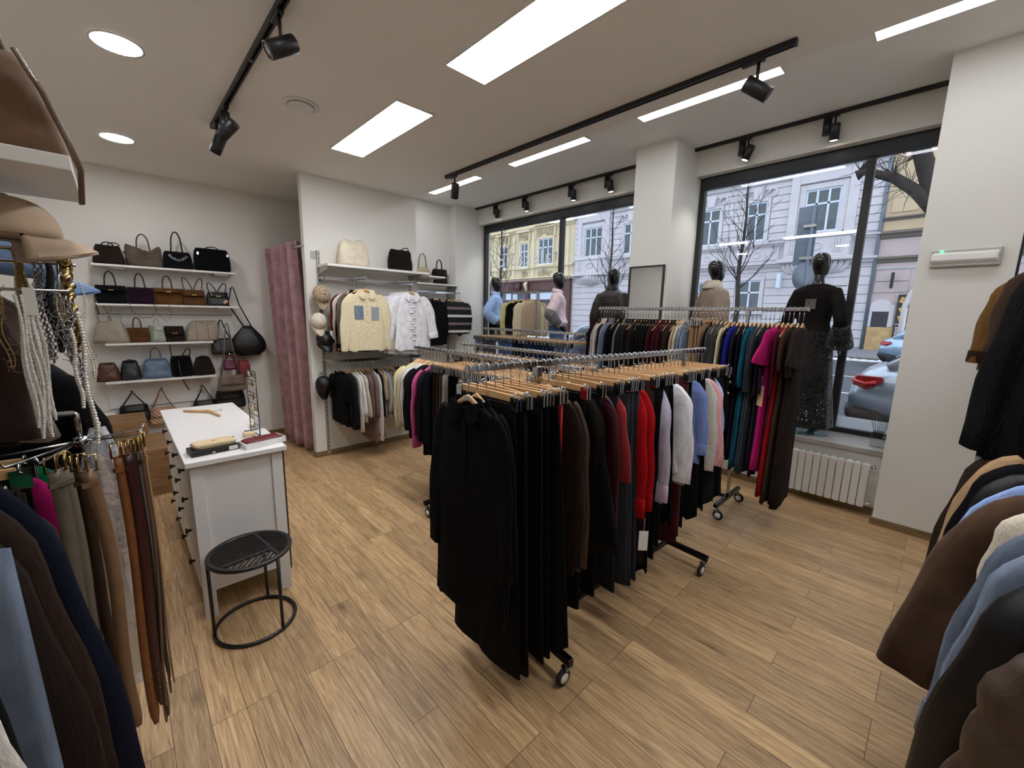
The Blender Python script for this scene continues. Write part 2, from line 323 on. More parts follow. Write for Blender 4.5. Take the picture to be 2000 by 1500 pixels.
def one(name, mb, material, label, cat, group=None, color=None, bev=0, sub=0):
    xs = [v[0] for v in mb.v]; ys = [v[1] for v in mb.v]; zs = [v[2] for v in mb.v]
    og = Vector(((min(xs)+max(xs))/2, (min(ys)+max(ys))/2, min(zs))); mb.v = [tuple(Vector(v)-og) for v in mb.v]
    o = put(name, mb.mesh(name, material), None, og, color); ORG[o.name] = og; mods(o, bev, sub)
    return tag(o, label, cat, group)
def struct(name, mb, material, parent=None, bev=0):
    if parent: return part(name, mb, material, parent, bev=bev)
    o = put(name, mb.mesh(name, material)); mods(o, bev); o['kind'] = 'structure'; return o
def copy_tree(o, parent=None):
    c = o.copy(); COL.objects.link(c)
    if parent: c.parent = parent
    for ch in list(o.children): copy_tree(ch, c)
    return c
def dup(root, loc, rotz=None, label=None, group=None):
    c = copy_tree(root); c.location = loc
    if rotz is not None: c.rotation_euler = (0, 0, rotz)
    if label: c['label'] = label
    if group: c['group'] = group
    return c
def arc(c, r, a0, a1, n, u, v):
    c = Vector(c); u = Vector(u); v = Vector(v); return [c+u*r*cos(a0+(a1-a0)*i/n)+v*r*sin(a0+(a1-a0)*i/n) for i in range(n+1)]
ORD = ['first', 'second', 'third', 'fourth', 'fifth', 'sixth', 'seventh', 'eighth', 'ninth', 'tenth', 'eleventh', 'twelfth', 'thirteenth', 'fourteenth', 'fifteenth', 'sixteenth', 'seventeenth', 'eighteenth', 'nineteenth', 'twentieth']
def ordn(i):
    if i < 20: return ORD[i]
    n = i+1; return '%d%s' % (n, 'th' if 10 < n % 100 < 14 else {1: 'st', 2: 'nd', 3: 'rd'}.get(n % 10, 'th'))

# ------------------------------------------------------------------ room shell
ZC, ZU = 3.28, 3.76            # main ceiling, higher ceiling along the shop windows
XW = 5.45                      # window plane
struct('floor', MB().box(-1.1, 5.6, -1.1, 6.9, -.12, 0), 'floor_planks')
struct('ceiling', MB().box(-1.1, 3.05, -1.1, 6.9, ZC, 3.9), 'ceiling_paint')
struct('ceiling', MB().box(3.05, 5.75, -1.1, 6.9, ZU, 3.9), 'ceiling_paint')
struct('wall_back', MB().box(-1.1, 3.07, 6.54, 6.9, 0, ZC).box(3.07, 4.75, 6.75, 6.9, 0, ZU).box(4.75, 5.6, 6.55, 6.9, 0, ZU), 'wall_paint')
struct('wall_left', MB().box(-1.1, -.95, -1.1, 6.9, 0, ZC), 'wall_paint')
struct('wall_front', MB().box(-1.1, 5.4, -1.1, -.95, 0, ZU), 'wall_paint')
struct('wall_partition', MB().box(1.63, 3.07, 5.13, 5.22, 0, ZC).box(2.98, 3.07, 5.22, 6.75, 0, ZC), 'wall_paint')
struct('wall_window', MB().box(4.93, 5.6, -.95, -.28, 0, .575).box(4.93, 5.6, .24, 2.35, 0, .575).box(4.93, 5.6, 2.85, 6.55, 0, .575), 'wall_paint')
struct('wall_column', MB().box(4.73, 5.6, 2.35, 2.85, 0, ZU), 'wall_paint')
struct('wall_column', MB().box(4.71, 5.6, -.28, .24, 0, ZU), 'wall_paint')
struct('trim_1', MB().box(5.3, 5.7, 2.85, 6.55, 3.47, ZU).box(5.3, 5.7, .24, 2.35, 3.47, ZU).box(5.3, 5.7, -.95, -.28, 3.47, ZU), 'wall_paint')
for y0, y1 in ((-.95, -.28), (.24, 2.35), (2.85, 6.55)):
    s = struct('trim_sill', MB().box(4.9, 5.58, y0, y1, .575, .62), 'sill_laminate', bev=.004)
struct('baseboard_window', MB().box(4.915, 4.93, .24, 2.35, 0, .07).box(4.915, 4.93, 2.85, 6.5, 0, .07), 'trim_wood')
struct('baseboard_column', MB().box(4.695, 4.71, -.29, .255, 0, .065).box(4.71, 4.93, .24, .255, 0, .065).box(4.715, 4.73, 2.34, 2.86, 0, .065), 'trim_wood')
struct('baseboard_partition', MB().box(1.615, 3.085, 5.115, 5.13, 0, .065).box(1.615, 1.63, 5.13, 5.22, 0, .065), 'trim_wood')
struct('baseboard_back', MB().box(-.85, 2.98, 6.525, 6.54, 0, .065), 'trim_wood')
# shop windows: black frame > mullion, panes, frosted strip
def window(n, y0, y1, ym):
    t = .06
    f = struct('window_%d' % n, MB().box(XW-.03, XW+.05, y0, y0+t, .62, 3.47).box(XW-.03, XW+.05, y1-t, y1, .62, 3.47).box(XW-.03, XW+.05, y0+t, y1-t, .62, .67).box(XW-.05, XW+.05, y0+t, y1-t, 3.34, 3.47), 'frame_black', bev=.004)
    edges = [y0+t] + ([ym-.033, ym+.033] if ym else []) + [y1-t]
    if ym: part('mullion', MB().box(XW-.03, XW+.05, ym-.033, ym+.033, .67, 3.34), 'frame_black', f, bev=.004)
    for a, b in zip(edges[::2], edges[1::2]):
        part('pane', MB().box(XW+.01, XW+.018, a, b, .67, 3.34), 'window_glass', f)
        part('frosted_strip', MB().box(XW+.0195, XW+.022, a, b, .67, .79), 'frosted_film', f, label='frosted white strip along the foot of the pane')
    return f
w1 = window(1, 2.85, 6.53, 4.57); window(2, .215, 2.35, .72); window(3, -.95, -.28, None)
# web address stuck on the outside of the left pane, read mirrored from inside
def text(name, s, size, material, M, parent=None, ext=.001, spacing=1.0):
    c = bpy.data.curves.new(name, 'FONT'); c.body = s; c.size = size; c.extrude = ext; c.align_x = 'CENTER'; c.align_y = 'CENTER'; c.space_character = spacing
    tmp = bpy.data.objects.new(name, c); me = bpy.data.meshes.new_from_object(tmp); bpy.data.objects.remove(tmp); bpy.data.curves.remove(c)
    me.name = name; me.materials.clear(); me.materials.append(MATS[material])
    og = ORG.get(parent.name, Vector((0, 0, 0))); me.transform(Matrix.Translation(-og) @ M)
    o = bpy.data.objects.new(name, me); COL.objects.link(o); o.parent = parent; return o
def face_px(x, y, z): return Matrix(((0, 0, 1, x), (1, 0, 0, y), (0, 1, 0, z), (0, 0, 0, 1)))     # reads from +X
def face_mx(x, y, z): return Matrix(((0, 0, -1, x), (-1, 0, 0, y), (0, 1, 0, z), (0, 0, 0, 1)))   # reads from -X
tx = text('web_address', 'italska3.cz', .33, 'text_white', face_px(XW+.019, 5.42, 2.77), w1, .001, 1.25)
tx['label'] = 'white web address lettering'

# ------------------------------------------------------------------ ceiling fittings
def panel_light(cx, cy, z, label, w=.3, l=1.24, m='panel_light'):
    t = thing('ceiling_light', label, 'light', (cx, cy, z), group='rectangular ceiling panels')
    a, b = w/2, l/2; k = .013
    part('frame', MB().box(cx-a-k, cx+a+k, cy-b-k, cy-b, z-.012, z).box(cx-a-k, cx+a+k, cy+b, cy+b+k, z-.012, z).box(cx-a-k, cx-a, cy-b, cy+b, z-.012, z).box(cx+a, cx+a+k, cy-b, cy+b, z-.012, z), 'white_plastic', t)
    part('diffuser', MB().box(cx-a, cx+a, cy-b, cy+b, z-.009, z-.001), m, t)
panel_light(1.77, 3.56, ZC, 'lit white panel light in the lower ceiling beside the round air vent')
panel_light(1.77, 1.70, ZC, 'lit white panel light in the lower ceiling cut off by the picture top')
panel_light(1.77, -.16, ZC, 'lit white panel light in the lower ceiling nearest the right-hand coats')  # out of view, added at the row's spacing to brighten the near floor
for y, w in ((5.65, 'farthest, above the striped sweater corner'), (3.71, 'second from the far corner'), (1.81, 'partly behind a black spot lamp'), (.0, 'nearest, above the emergency lamp column')):
    panel_light(3.98, y, ZU, 'lit panel light in the raised window ceiling, '+w, m='window_panel')
def downlight(x, y, label):
    t = thing('recessed_downlight', label, 'light', (x, y, ZC), group='round recessed downlights')
    part('ring', MB().lathe([(.112, -.001), (.124, -.001), (.124, -.008), (.112, -.006)], 32, (x, y, ZC), caps=(False, False)), 'white_plastic', t)
    part('diffuser', MB().lathe([(.0, -.006), (.112, -.006), (.112, -.002), (0, -.002)], 32, (x, y, ZC)), 'downlight', t)
downlight(.17, 3.54, 'round lit downlight nearer the camera, left of the short track')
downlight(.18, 5.4, 'round lit downlight farther back, above the bag shelves')
downlight(.17, 1.68, 'round lit downlight nearest the entrance above the left wall shelf')  # unseen, put in at the downlight spacing to light the left and front
t = thing('air_vent', 'round white ceiling vent between the short track and the panel light', 'vent', (1.16, 3.53, ZC))
part('ring', MB().lathe([(.09, -.001), (.125, -.001), (.125, -.008), (.105, -.014), (.09, -.008)], 32, (1.16, 3.53, ZC), caps=(False, False)), 'white_plastic', t)
part('valve_disc', MB().lathe([(.0, -.035), (.03, -.034), (.07, -.028), (.088, -.016), (.088, -.012), (0, -.012)], 32, (1.16, 3.53, ZC)), 'white_plastic', t)
def track(label, x, y0, y1, z, joints=()):
    t = thing('light_track', label, 'light track', (x, (y0+y1)/2, z))
    part('rail', MB().box(x-.018, x-.007, y0, y1, z-.032, z).box(x+.007, x+.018, y0, y1, z-.032, z).box(x-.007, x+.007, y0, y1, z-.012, z), 'black_metal', t)
    part('end_cap', MB().box(x-.019, x+.019, y0-.012, y0, z-.033, z), 'black_metal', t); part('end_cap', MB().box(x-.019, x+.019, y1, y1+.012, z-.033, z), 'black_metal', t)
    for j in joints: part('joint', MB().box(x-.01, x+.01, j-.01, j+.01, z-.034, z-.02), 'grey_plastic', t)
    return t
track('short black track on the lower ceiling between downlights and panel lights', .75, 1.2, 4.42, ZC, (3.1,))
track('long black track along the edge of the lower ceiling', 2.82, .78, 4.05, ZC, (2.6,))
track('black track on the raised ceiling above the far shop window', 5.2, 2.86, 6.5, ZU, (4.95,))
track('black track on the raised ceiling above the near shop window', 5.2, .25, 2.34, ZU)
def spot(label, x, y, z, lit, aim, gear=True):
    t = thing('track_spot', label, 'spotlight', (x, y, z), group='black track spotlights')
    part('adapter', MB().box(x-.016, x+.016, y-.06, y+.06, z-.05, z-.03), 'black_metal', t, bev=.003)
    if gear: part('driver_box', MB().cyl((x, y+.03, z-.05), (x, y+.03, z-.2), .035, 20), 'black_metal', t)
    part('neck', MB().cyl((x, y-.03, z-.05), (x, y-.03, z-.17), .009, 10), 'black_metal', t)
    c = Vector((x, y-.035, z-.19)); d = Vector(aim).normalized(); R = d.to_track_quat('-Z', 'Y').to_matrix().to_4x4()
    L = .075
    head = MB().lathe([(0, L), (.04, L), (.042, L-.004), (.042, -L), (.036, -L), (.034, -L+.02), (0, -L+.02)], 24, c, R)
    h = part('head', head, 'black_metal', t)
    part('lens', MB().lathe([(0, -L+.003), (.033, -L+.004), (.033, -L+.015), (0, -L+.015)], 24, c, R), 'spot_lens' if lit else 'spot_off', h)
    if lit:
        ld = bpy.data.lights.new('spot_beam', 'SPOT'); ld.energy = SPOT_W; ld.spot_size = R_(75); ld.spot_blend = .7; ld.shadow_soft_size = .03; ld.color = (1, .94, .85)
        lo = bpy.data.objects.new('spot_beam', ld); COL.objects.link(lo); lo.matrix_world = Matrix.Translation(c+d*(L+.005)) @ R
for y, w, a in ((5.93, 'above the light blue mannequin', (.15, .25, -1)), (5.19, 'second from the far corner', (.1, 0, -1)), (4.2, 'above the pink shirt mannequin', (.1, 0, -1)), (3.55, 'beside the square column', (.1, -.1, -1))):
    spot('lit black track spot over the far window, '+w, 5.2, y, ZU, True, a)
spot('lit black track spot over the near window, beside the square column', 5.2, 1.8, ZU, True, (-.1, .35, -1))
spot('lit black track spot over the near window, above the black lace dress', 5.2, 1.04, ZU, True, (.1, 0, -1))
spot('unlit black spot at the far end of the long track', 2.82, 3.93, ZC, False, (.25, .5, -1), False)
spot('unlit black spot at the near end of the long track', 2.82, .98, ZC, False, (.35, -.8, -.6), False)
spot('unlit black spot nearest the picture top on the short track', .75, 2.55, ZC, False, (-.9, .1, -.55), False)
spot('unlit black spot at the far end of the short track, upper of two', .75, 3.92, ZC, False, (-.5, .6, -.6))
spot('unlit black spot at the far end of the short track, lower of two', .75, 4.3, ZC, False, (-.35, .55, -.9), False)
# emergency lamp on the near column
t = thing('emergency_lamp', 'long grey emergency lamp with a green light on the near column', 'emergency light', (4.7, -.02, 2.21))
part('base', MB().box(4.675, 4.709, -.2, .165, 2.205, 2.335), 'grey_metal', t, bev=.006)
part('cover', MB().prism([(4.675, -.19, 2.225), (4.675, -.19, 2.315), (4.648, -.18, 2.30), (4.643, -.18, 2.25)], (0, .345, 0)), 'white_plastic', t, bev=.008)
part('led', MB().box(4.668, 4.676, .1, .12, 2.317, 2.329), 'green_led', t)
for y in (-.185, .15): part('screw', MB().cyl((4.676, y, 2.27), (4.668, y, 2.27), .008), 'grey_plastic', t)
# radiator under the near window
t = thing('radiator', 'white ribbed radiator under the near window sill', 'radiator', (4.84, .62, .06))
for i in range(10):
    y = .315+i*.0605
    part('rib', MB().box(4.81, 4.825, y+.003, y+.0575, .09, .50).box(4.825, 4.88, y+.022, y+.038, .08, .505).box(4.88, 4.888, y+.006, y+.054, .1, .49), 'radiator_white', t, bev=.004)
part('top_manifold', MB().cyl((4.85, .31, .47), (4.85, .92, .47), .018), 'radiator_white', t)
part('bottom_manifold', MB().cyl((4.85, .31, .12), (4.85, .92, .12), .018), 'radiator_white', t)
part('valve', MB().cyl((4.85, .31, .47), (4.85, .275, .47), .012).cyl((4.85, .29, .47), (4.85, .29, .5), .008), 'chrome', t)
part('connector', MB().cyl((4.85, .31, .12), (4.85, .285, .12), .014).cyl((4.85, .29, .12), (4.93, .29, .12), .009), 'white_plastic', t)
# mirror on the square column
t = thing('wall_mirror', 'tall black framed mirror on the square column', 'mirror', (4.72, 2.6, .55))
x = 4.729
part('glass', MB().box(4.712, x, 2.395, 2.815, .57, 2.37), 'mirror', t)
part('frame', MB().box(4.703, x, 2.375, 2.395, .55, 2.39).box(4.703, x, 2.815, 2.835, .55, 2.39).box(4.703, x, 2.395, 2.815, 2.37, 2.39).box(4.703, x, 2.395, 2.815, .55, .57), 'black_metal', t)
# reed diffuser on the sill
t = thing('reed_diffuser', 'clear square reed diffuser with black sticks on the sill by the near column', 'diffuser', (5.07, .315, .62))
part('bottle', MB().box(5.02, 5.12, .265, .365, .62, .72), 'clear_glass', t, bev=.006)
part('label_plate', MB().box(5.018, 5.0195, .28, .35, .635, .70), 'tag_grey', t)
part('collar', MB().box(5.035, 5.105, .28, .35, .72, .735), 'black_matte', t, bev=.003); part('cap', MB().box(5.03, 5.11, .275, .355, .738, .765), 'black_metal', t, bev=.003)
for i in range(7):
    a = -.5+i*.16; part('stick', MB().cyl((5.07+.02*sin(i*2), .315+a*.03, .70), (5.07+.05*sin(i*2), .315+a*.17, .93), .0022, 6), 'black_matte', t)
# glass base plate of the lace dress mannequin is built with the mannequin

# ------------------------------------------------------------------ fitting room: curtain, rod, slatted panel, scarf
one('curtain_rod', MB().cyl((1.63, 5.13, 2.5), (1.6, 6.54, 2.53), .012), 'grey_metal', 'grey curtain rod from partition end to back wall', 'curtain rod')
t = thing('curtain', 'dusty pink floor length curtain on metal eyelets at the fitting room', 'curtain', (1.6, 5.8, 0))
def curtain_mesh():
    N = 96; rows = 24; vs = []; fs = []
    for j in range(rows+1):
        v = j/rows; z = 2.57-(2.57-.04)*v
        for i in range(N+1):
            u = i/N; ph = u*pi*9
            y = 5.33+u*(1.19-.22*v) + .02*sin(3*v+u*9); x = 1.6 + (.062+.02*v)*sin(ph+.5*sin(u*5)) + .02*sin(u*7+v*2)+.09*v*(1-u)
            vs.append((x, y, z))
    W = N+1
    for j in range(rows):
        for i in range(N): fs.append((j*W+i, j*W+i+1, (j+1)*W+i+1, (j+1)*W+i))
    return MB().add(vs, fs, True)
o = part('cloth', curtain_mesh(), 'suede', t, color=hx('9c7b7d')); so = o.modifiers.new('thickness', 'SOLIDIFY'); so.thickness = .004
for i in range(5):
    u = (i*2+1)/9; y = 5.33+u*1.19; part('eyelet', MB().tube(arc((1.6+.02*sin(u*7), y, 2.515), .024, 0, 2*pi, 20, (.75, .65, 0), (0, 0, 1))[:-1], .005, 8, True), 'steel', t)
t = thing('slat_panel', 'vertical wooden slats on dark backing inside the fitting room', 'wall panel', (2.2, 6.52, 0))
part('backing', MB().box(1.66, 2.9, 6.52, 6.535, 0.02, 2.5), 'black_matte', t)
sl = MB()
for i in range(30): sl.box(1.665+i*.041, 1.665+i*.041+.027, 6.50, 6.52, .02, 2.5)
part('slats', sl, 'slat_wood', t)
def scarf():
    m, nt, b = mat('scarf_print'); tc = nt.nodes.new('ShaderNodeTexCoord'); v = nt.nodes.new('ShaderNodeTexVoronoi'); v.inputs['Scale'].default_value = 7
    mp = nt.nodes.new('ShaderNodeTexNoise'); mp.inputs['Scale'].default_value = 4; nt.links.new(tc.outputs['Object'], mp.inputs['Vector']); nt.links.new(mp.outputs['Color'], v.inputs['Vector'])
    r = nt.nodes.new('ShaderNodeValToRGB'); cr = r.color_ramp; cr.interpolation = 'CONSTANT'
    for p, c in ((0, '1d2447'), (.3, 'b98e6a'), (.45, '8f2b25'), (.6, '1b1b24'), (.75, 'c0a17e')):
        e = cr.elements[0] if p == 0 else cr.elements.new(p); e.color = hx(c); e.position = p
    nt.links.new(v.outputs['Distance'], r.inputs['Fac']); nt.links.new(r.outputs['Color'], b.inputs['Base Color']); b.inputs['Roughness'].default_value = .5
scarf()
sv = [[Vector((1.8+.12*u+.012*sin(v*5), 6.42+.03*sin(u*9+v*3), 2.02-v*1.15)) for u in [k/10 for k in range(11)]] for v in [k/14 for k in range(15)]]
mbs = MB(); mbs.add([p for r in sv for p in r], [(j*11+i, j*11+i+1, (j+1)*11+i+1, (j+1)*11+i) for j in range(14) for i in range(10)], True)
t = one('scarf', mbs, 'scarf_print', 'patterned navy and tan scarf hanging inside the fitting room', 'scarf'); t.modifiers.new('thickness', 'SOLIDIFY').thickness = .006
one('coat_hook', MB().cyl((1.86, 6.5, 2.0), (1.86, 6.40, 2.03), .008).ell((1.86, 6.4, 2.035), .012, .012, .012), 'black_metal', 'black hook holding the patterned scarf in the fitting room', 'hook')

# ------------------------------------------------------------------ street outside
GZ = .2
struct('road', MB().box(6.1, 22.0, -14, 60, GZ-.3, GZ), 'asphalt')
struct('pavement', MB().box(5.62, 6.1, -14, 60, GZ-.3, GZ+.06), 'cobble')
struct('sidewalk', MB().box(22.0, 29.5, -14, 60, GZ-.3, GZ+.1), 'cobble')
struct('kerb', MB().box(21.85, 22.1, -14, 60, GZ-.2, GZ+.12), 'stone_grey')
sn = MB()
random.seed(3)
for i in range(90):
    y = -4+i*.28; sn.ell((21.6+random.uniform(-.12, .12), y, GZ), .16+random.random()*.15, .2, .07+random.random()*.05, 8, 4)
o = one('snow_ridge', sn, 'snow', 'thin ridge of old snow along the far kerb', 'snow'); o['kind'] = 'stuff'
for x, w in ((11.6, 'nearer the shop'), (15.2, 'farther from the shop')):
    mb = MB()
    for k in range(12): mb.box(x-.06, x+.06, -4+k*2.6, -2.4+k*2.6, GZ+.001, GZ+.004)
    struct('road_marking', mb, 'road_paint')
FX = 29.0
def bld(name, label, y0, y1, h, m):
    t = thing(name, label, 'building', (FX+3, (y0+y1)/2, GZ))
    part('wall', MB().box(FX, FX+6, y0, y1, GZ-.2, h), m, t); return t
def win(t, y0, y1, z0, z1, mull, tran, frame='window_white', pane='pane_dark', sur='stone_pale', sw=.16):
    w = part('window', MB().box(FX-.03, FX+.02, y0, y0+.09, z0, z1).box(FX-.03, FX+.02, y1-.09, y1, z0, z1).box(FX-.03, FX+.02, y0+.09, y1-.09, z1-.09, z1).box(FX-.03, FX+.02, y0+.09, y1-.09, z0, z0+.09), frame, t)
    part('pane', MB().box(FX-.02, FX-.005, y0+.09, y1-.09, z0+.09, z1-.09), pane, w)
    b = MB()
    for k in range(mull):
        y = y0+(y1-y0)*(k+1)/(mull+1); b.box(FX-.05, FX-.021, y-.05, y+.05, z0+.05, z1-.05)
    if tran: b.box(FX-.05, FX-.021, y0+.05, y1-.05, z0+(z1-z0)*tran-.05, z0+(z1-z0)*tran+.05)
    part('glazing_bars', b, frame, w)
    part('surround', MB().box(FX-.12, FX-.001, y0-sw, y0, z0-.02, z1+sw).box(FX-.12, FX-.001, y1, y1+sw, z0-.02, z1+sw).box(FX-.12, FX-.001, y0, y1, z1, z1+sw).box(FX-.25, FX-.001, y0-.25, y1+.25, z0-.22, z0-.02), sur, w, bev=.02)
def bands(t, y0, y1, z0, z1, dz, m, gaps, dep=.05):
    mb = MB(); z = z0; k = 0
    while z < z1-.05:
        zt = min(z+dz-.045, z1); segs = [(y0, y1)]
        for (a, b, c, d) in gaps:
            if z < d and zt > c:
                ns = []
                for (p, q) in segs:
                    if b <= p or a >= q: ns.append((p, q))
                    else:
                        if a > p: ns.append((p, a))
                        if b < q: ns.append((b, q))
                segs = ns
        for p, q in segs: mb.box(FX-dep, FX-.0005, p, q, z, zt)
        z += dz; k += 1
    part('banded_stonework', mb, m, t, bev=.012)
def cornice(t, y0, y1, z, m, d=.3, h=.3, name='cornice'):
    part(name, MB().prism([(FX, y0, z), (FX-d*.35, y0, z+h*.1), (FX-d*.5, y0, z+h*.5), (FX-d, y0, z+h*.65), (FX-d, y0, z+h), (FX, y0, z+h)], (0, y1-y0, 0)), m, t)
def ornament(t, y0, y1, z0, z1, m='ornament_stone', seed=1):
    random.seed(seed); mb = MB(); n = int(10+20*(y1-y0)*(z1-z0))
    for i in range(n):
        y = random.uniform(y0+.08, y1-.08); z = random.uniform(z0+.08, z1-.08); r = random.uniform(.05, .13)
        a = random.random()*6; mb.tube([(FX-.07, y+r*cos(a+k*.9)*(1-k*.12), z+r*sin(a+k*.9)*(1-k*.12)) for k in range(6)], .035, 6)
    part('relief', mb, m, t)
# lavender house in the middle
t = bld('apartment_house', 'lavender grey house with banded stonework and a bay window opposite', 3.01, 22.89, 15, 'stucco_lavender')
WA = (11.05, 12.3, 6.5, 8.75); WB = (8.38, 9.5, 6.5, 8.75); WC = (4.88, 6.5, 6.65, 8.95); WL = (8.25, 9.55, 2.3, 4.15); WD = (20.05, 21.75, 6.6, 8.85)
W2 = [(14.2, 15.4, 6.5, 8.75), (16.9, 18.1, 6.5, 8.75)]; LW2 = [(11.4, 12.7, 2.3, 4.15), (14.3, 15.6, 2.3, 4.15)]
for w in (WA, WB): win(t, *w, 1, .68)
win(t, *WC, 2, .66, sw=.3); win(t, *WD, 2, .66, sw=.3)
for w in W2: win(t, *w, 1, .68)
win(t, *WL, 1, .6)
for w in LW2: win(t, *w, 1, .6)
g = [(a-.2, b+.2, c-.3, d+.4) for a, b, c, d in (WA, WB, WL, *W2, *LW2)] + [(a-.5, b+.5, c-1.9, d+3) for a, b, c, d in (WC, WD)]
bands(t, 3.05, 22.8, 6.45, 9.6, .42, 'stone_pale', g, .07); bands(t, 3.05, 22.8, GZ+.2, 4.7, .47, 'stone_pale', g, .06)
for z, d, h in ((4.85, .35, .3), (6.1, .25, .2), (9.7, .35, .35), (10.3, .5, .4)): cornice(t, 3.0, 22.9, z, 'stone_pale', d, h)
for y0, y1, s in ((7.5, 9.9, 2), (10.6, 12.7, 3), (13.8, 15.8, 4)):
    part('frieze_panel', MB().box(FX-.05, FX-.001, y0, y1, 5.3, 6.0), 'stone_pale', t, bev=.03)
    part('medallion', MB().tube(arc((FX-.06, (y0+y1)/2, 5.65), .18, 0, 2*pi, 16, (0, 1, 0), (0, 0, 1))[:-1], .04, 6, True), 'stone_pale', t)
for a, b, c, d in (WA, WB, *W2):
    ym = (a+b)/2; part('keystone', MB().prism([(FX-.2, ym-.2, d+.12), (FX-.2, ym+.2, d+.12), (FX-.2, ym+.32, d+.85), (FX-.2, ym-.32, d+.85)], (.199, 0, 0)), 'stone_pale', t, bev=.02)
    part('pediment_scroll', MB().tube(arc((FX-.1, ym-.75, d+.45), .22, 0, 5, 14, (0, 1, 0), (0, 0, 1)), .07, 6).tube(arc((FX-.1, ym+.75, d+.45), .22, pi, pi-5, 14, (0, 1, 0), (0, 0, 1)), .07, 6), 'stone_pale', t)
def bay(yc, s):
    part('bay', MB().box(FX-.22, FX-.001, yc-1.55, yc-1.12, 5.1, 11).box(FX-.22, FX-.001, yc+1.12, yc+1.55, 5.1, 11).box(FX-.22, FX-.001, yc-1.12, yc+1.12, 9.3, 9.9), 'stone_pale', t, bev=.03)
    part('balcony_front', MB().box(FX-.42, FX-.001, yc-1.5, yc+1.5, 5.25, 6.3).box(FX-.5, FX-.001, yc-1.6, yc+1.6, 6.3, 6.42), 'stone_pale', t, bev=.03)
    mb = MB()
    for k in range(4): mb.box(FX-.46, FX-.42, yc-1.2+k*.12, yc-1.12+k*.12, 5.5, 6.2); mb.box(FX-.46, FX-.42, yc+.84+k*.12, yc+.92+k*.12, 5.5, 6.2)
    mb.tube(arc((FX-.44, yc, 5.85), .2, 0, 2*pi, 14, (0, 1.6, 0), (0, 0, 1))[:-1], .035, 6, True)
    part('balcony_relief', mb, 'stone_pale', t)
    part('balcony_slab', MB().box(FX-.7, FX-.001, yc-1.75, yc+1.75, 5.02, 5.22), 'stone_pale', t, bev=.05)
    c = MB()
    for k in range(13):
        u = -1.5+k*.25; q = 1-abs(u)/1.75
        c.tube([(FX-.6*q-.08, yc+u, 5.02), (FX-.5*q-.06, yc+u*.96, 4.75), (FX-.2*q-.04, yc+u*.82, 4.5), (FX-.02, yc+u*.62, 4.42-.25*q)], [.12, .14, .11, .05], 7)
    part('shell_corbel', c, 'stone_pale', t)
    mb = MB(); random.seed(s)
    for i in range(26):
        y = yc+random.uniform(-1.3, 1.3); z = 9.95+random.uniform(0, .5); r = .12
        mb.tube([(FX-.16, y+r*cos(k*.9+i), z+r*sin(k*.9+i)) for k in range(5)], .035, 5)
    part('relief', mb, 'ornament_stone', t)
bay(5.69, 5); bay(20.9, 6)
part('downspout', MB().cyl((FX-.12, 3.08, GZ), (FX-.12, 3.08, 12), .07), 'sign_grey', t)
part('ground_shutter', MB().box(FX-.02, FX+.01, 4.1, 5.2, 3.0, 4.1), 'navy_shutter', t)
# yellow house with the maroon shop front
t = bld('corner_house', 'pale yellow ornate house with a maroon shop front at street level', 22.9, 42, 15, 'stucco_yellow')
YW = [((31.15, 32.25, 6.25, 8.4), 1), ((28.35, 29.32, 6.25, 8.45), 1), ((25.25, 27.0, 6.35, 8.6), 2), ((34, 35.1, 6.25, 8.4), 1)]
for w, k in YW: win(t, *w, k, .66, sur='stone_cream')
for w, k in YW:
    ornament(t, w[0]-.1, w[1]+.1, w[3]+.25, w[3]+.85, seed=int(w[0]*7)); ornament(t, w[0], w[1], 5.3, 5.95, seed=int(w[0]*5))
    part('window_hood', MB().box(FX-.35, FX-.001, w[0]-.4, w[1]+.4, w[3]+.95, w[3]+1.15).box(FX-.22, FX-.001, w[0]-.32, w[0]-.18, w[3]+.1, w[3]+.95).box(FX-.22, FX-.001, w[1]+.18, w[1]+.32, w[3]+.1, w[3]+.95), 'stone_cream', t, bev=.03)
for y in (23.6, 24.3, 27.7, 30.3, 33): part('pilaster', MB().box(FX-.08, FX-.001, y-.18, y+.18, 5.2, 9.3), 'stone_cream', t, bev=.02)
part('lunette', MB().tube(arc((FX-.12, 26.1, 10.05), .95, 0, pi, 16, (0, 1, 0), (0, 0, 1)), .12, 6), 'stone_cream', t); ornament(t, 25.3, 26.9, 10.1, 10.9, seed=77)
for y in (28.8, 31.7): ornament(t, y-.5, y+.5, 10, 10.9, seed=int(y))
for z, d, h in ((4.95, .3, .3), (6.0, .2, .15), (9.45, .35, .3)): cornice(t, 22.9, 42, z, 'stone_cream', d, h)
sf = part('shop_front', MB().box(FX-.35, FX-.001, 22.95, 24.0, GZ, 4.9).box(FX-.35, FX-.001, 27.9, 28.3, GZ, 3.9).box(FX-.35, FX-.001, 33.5, 34.2, GZ, 4.9).box(FX-.3, FX-.001, 24.0, 33.5, 3.95, 4.9).box(FX-.42, FX-.001, 22.95, 34.2, 4.78, 4.95).box(FX-.25, FX-.001, 24, 33.5, GZ, 1.0).box(FX-.25, FX-.001, 24, 33.5, 2.95, 3.1), 'shop_maroon', t, bev=.02)
part('shop_window', MB().box(FX-.1, FX-.002, 24.0, 33.5, 1.0, 3.95), 'shop_glass', t)
part('transom_panels', MB().box(FX-.14, FX-.1, 29.6, 31.2, 3.2, 3.8).box(FX-.14, FX-.1, 27.0, 27.8, 3.2, 3.8).box(FX-.14, FX-.1, 24.3, 26.6, 3.2, 3.8), 'window_white', t)
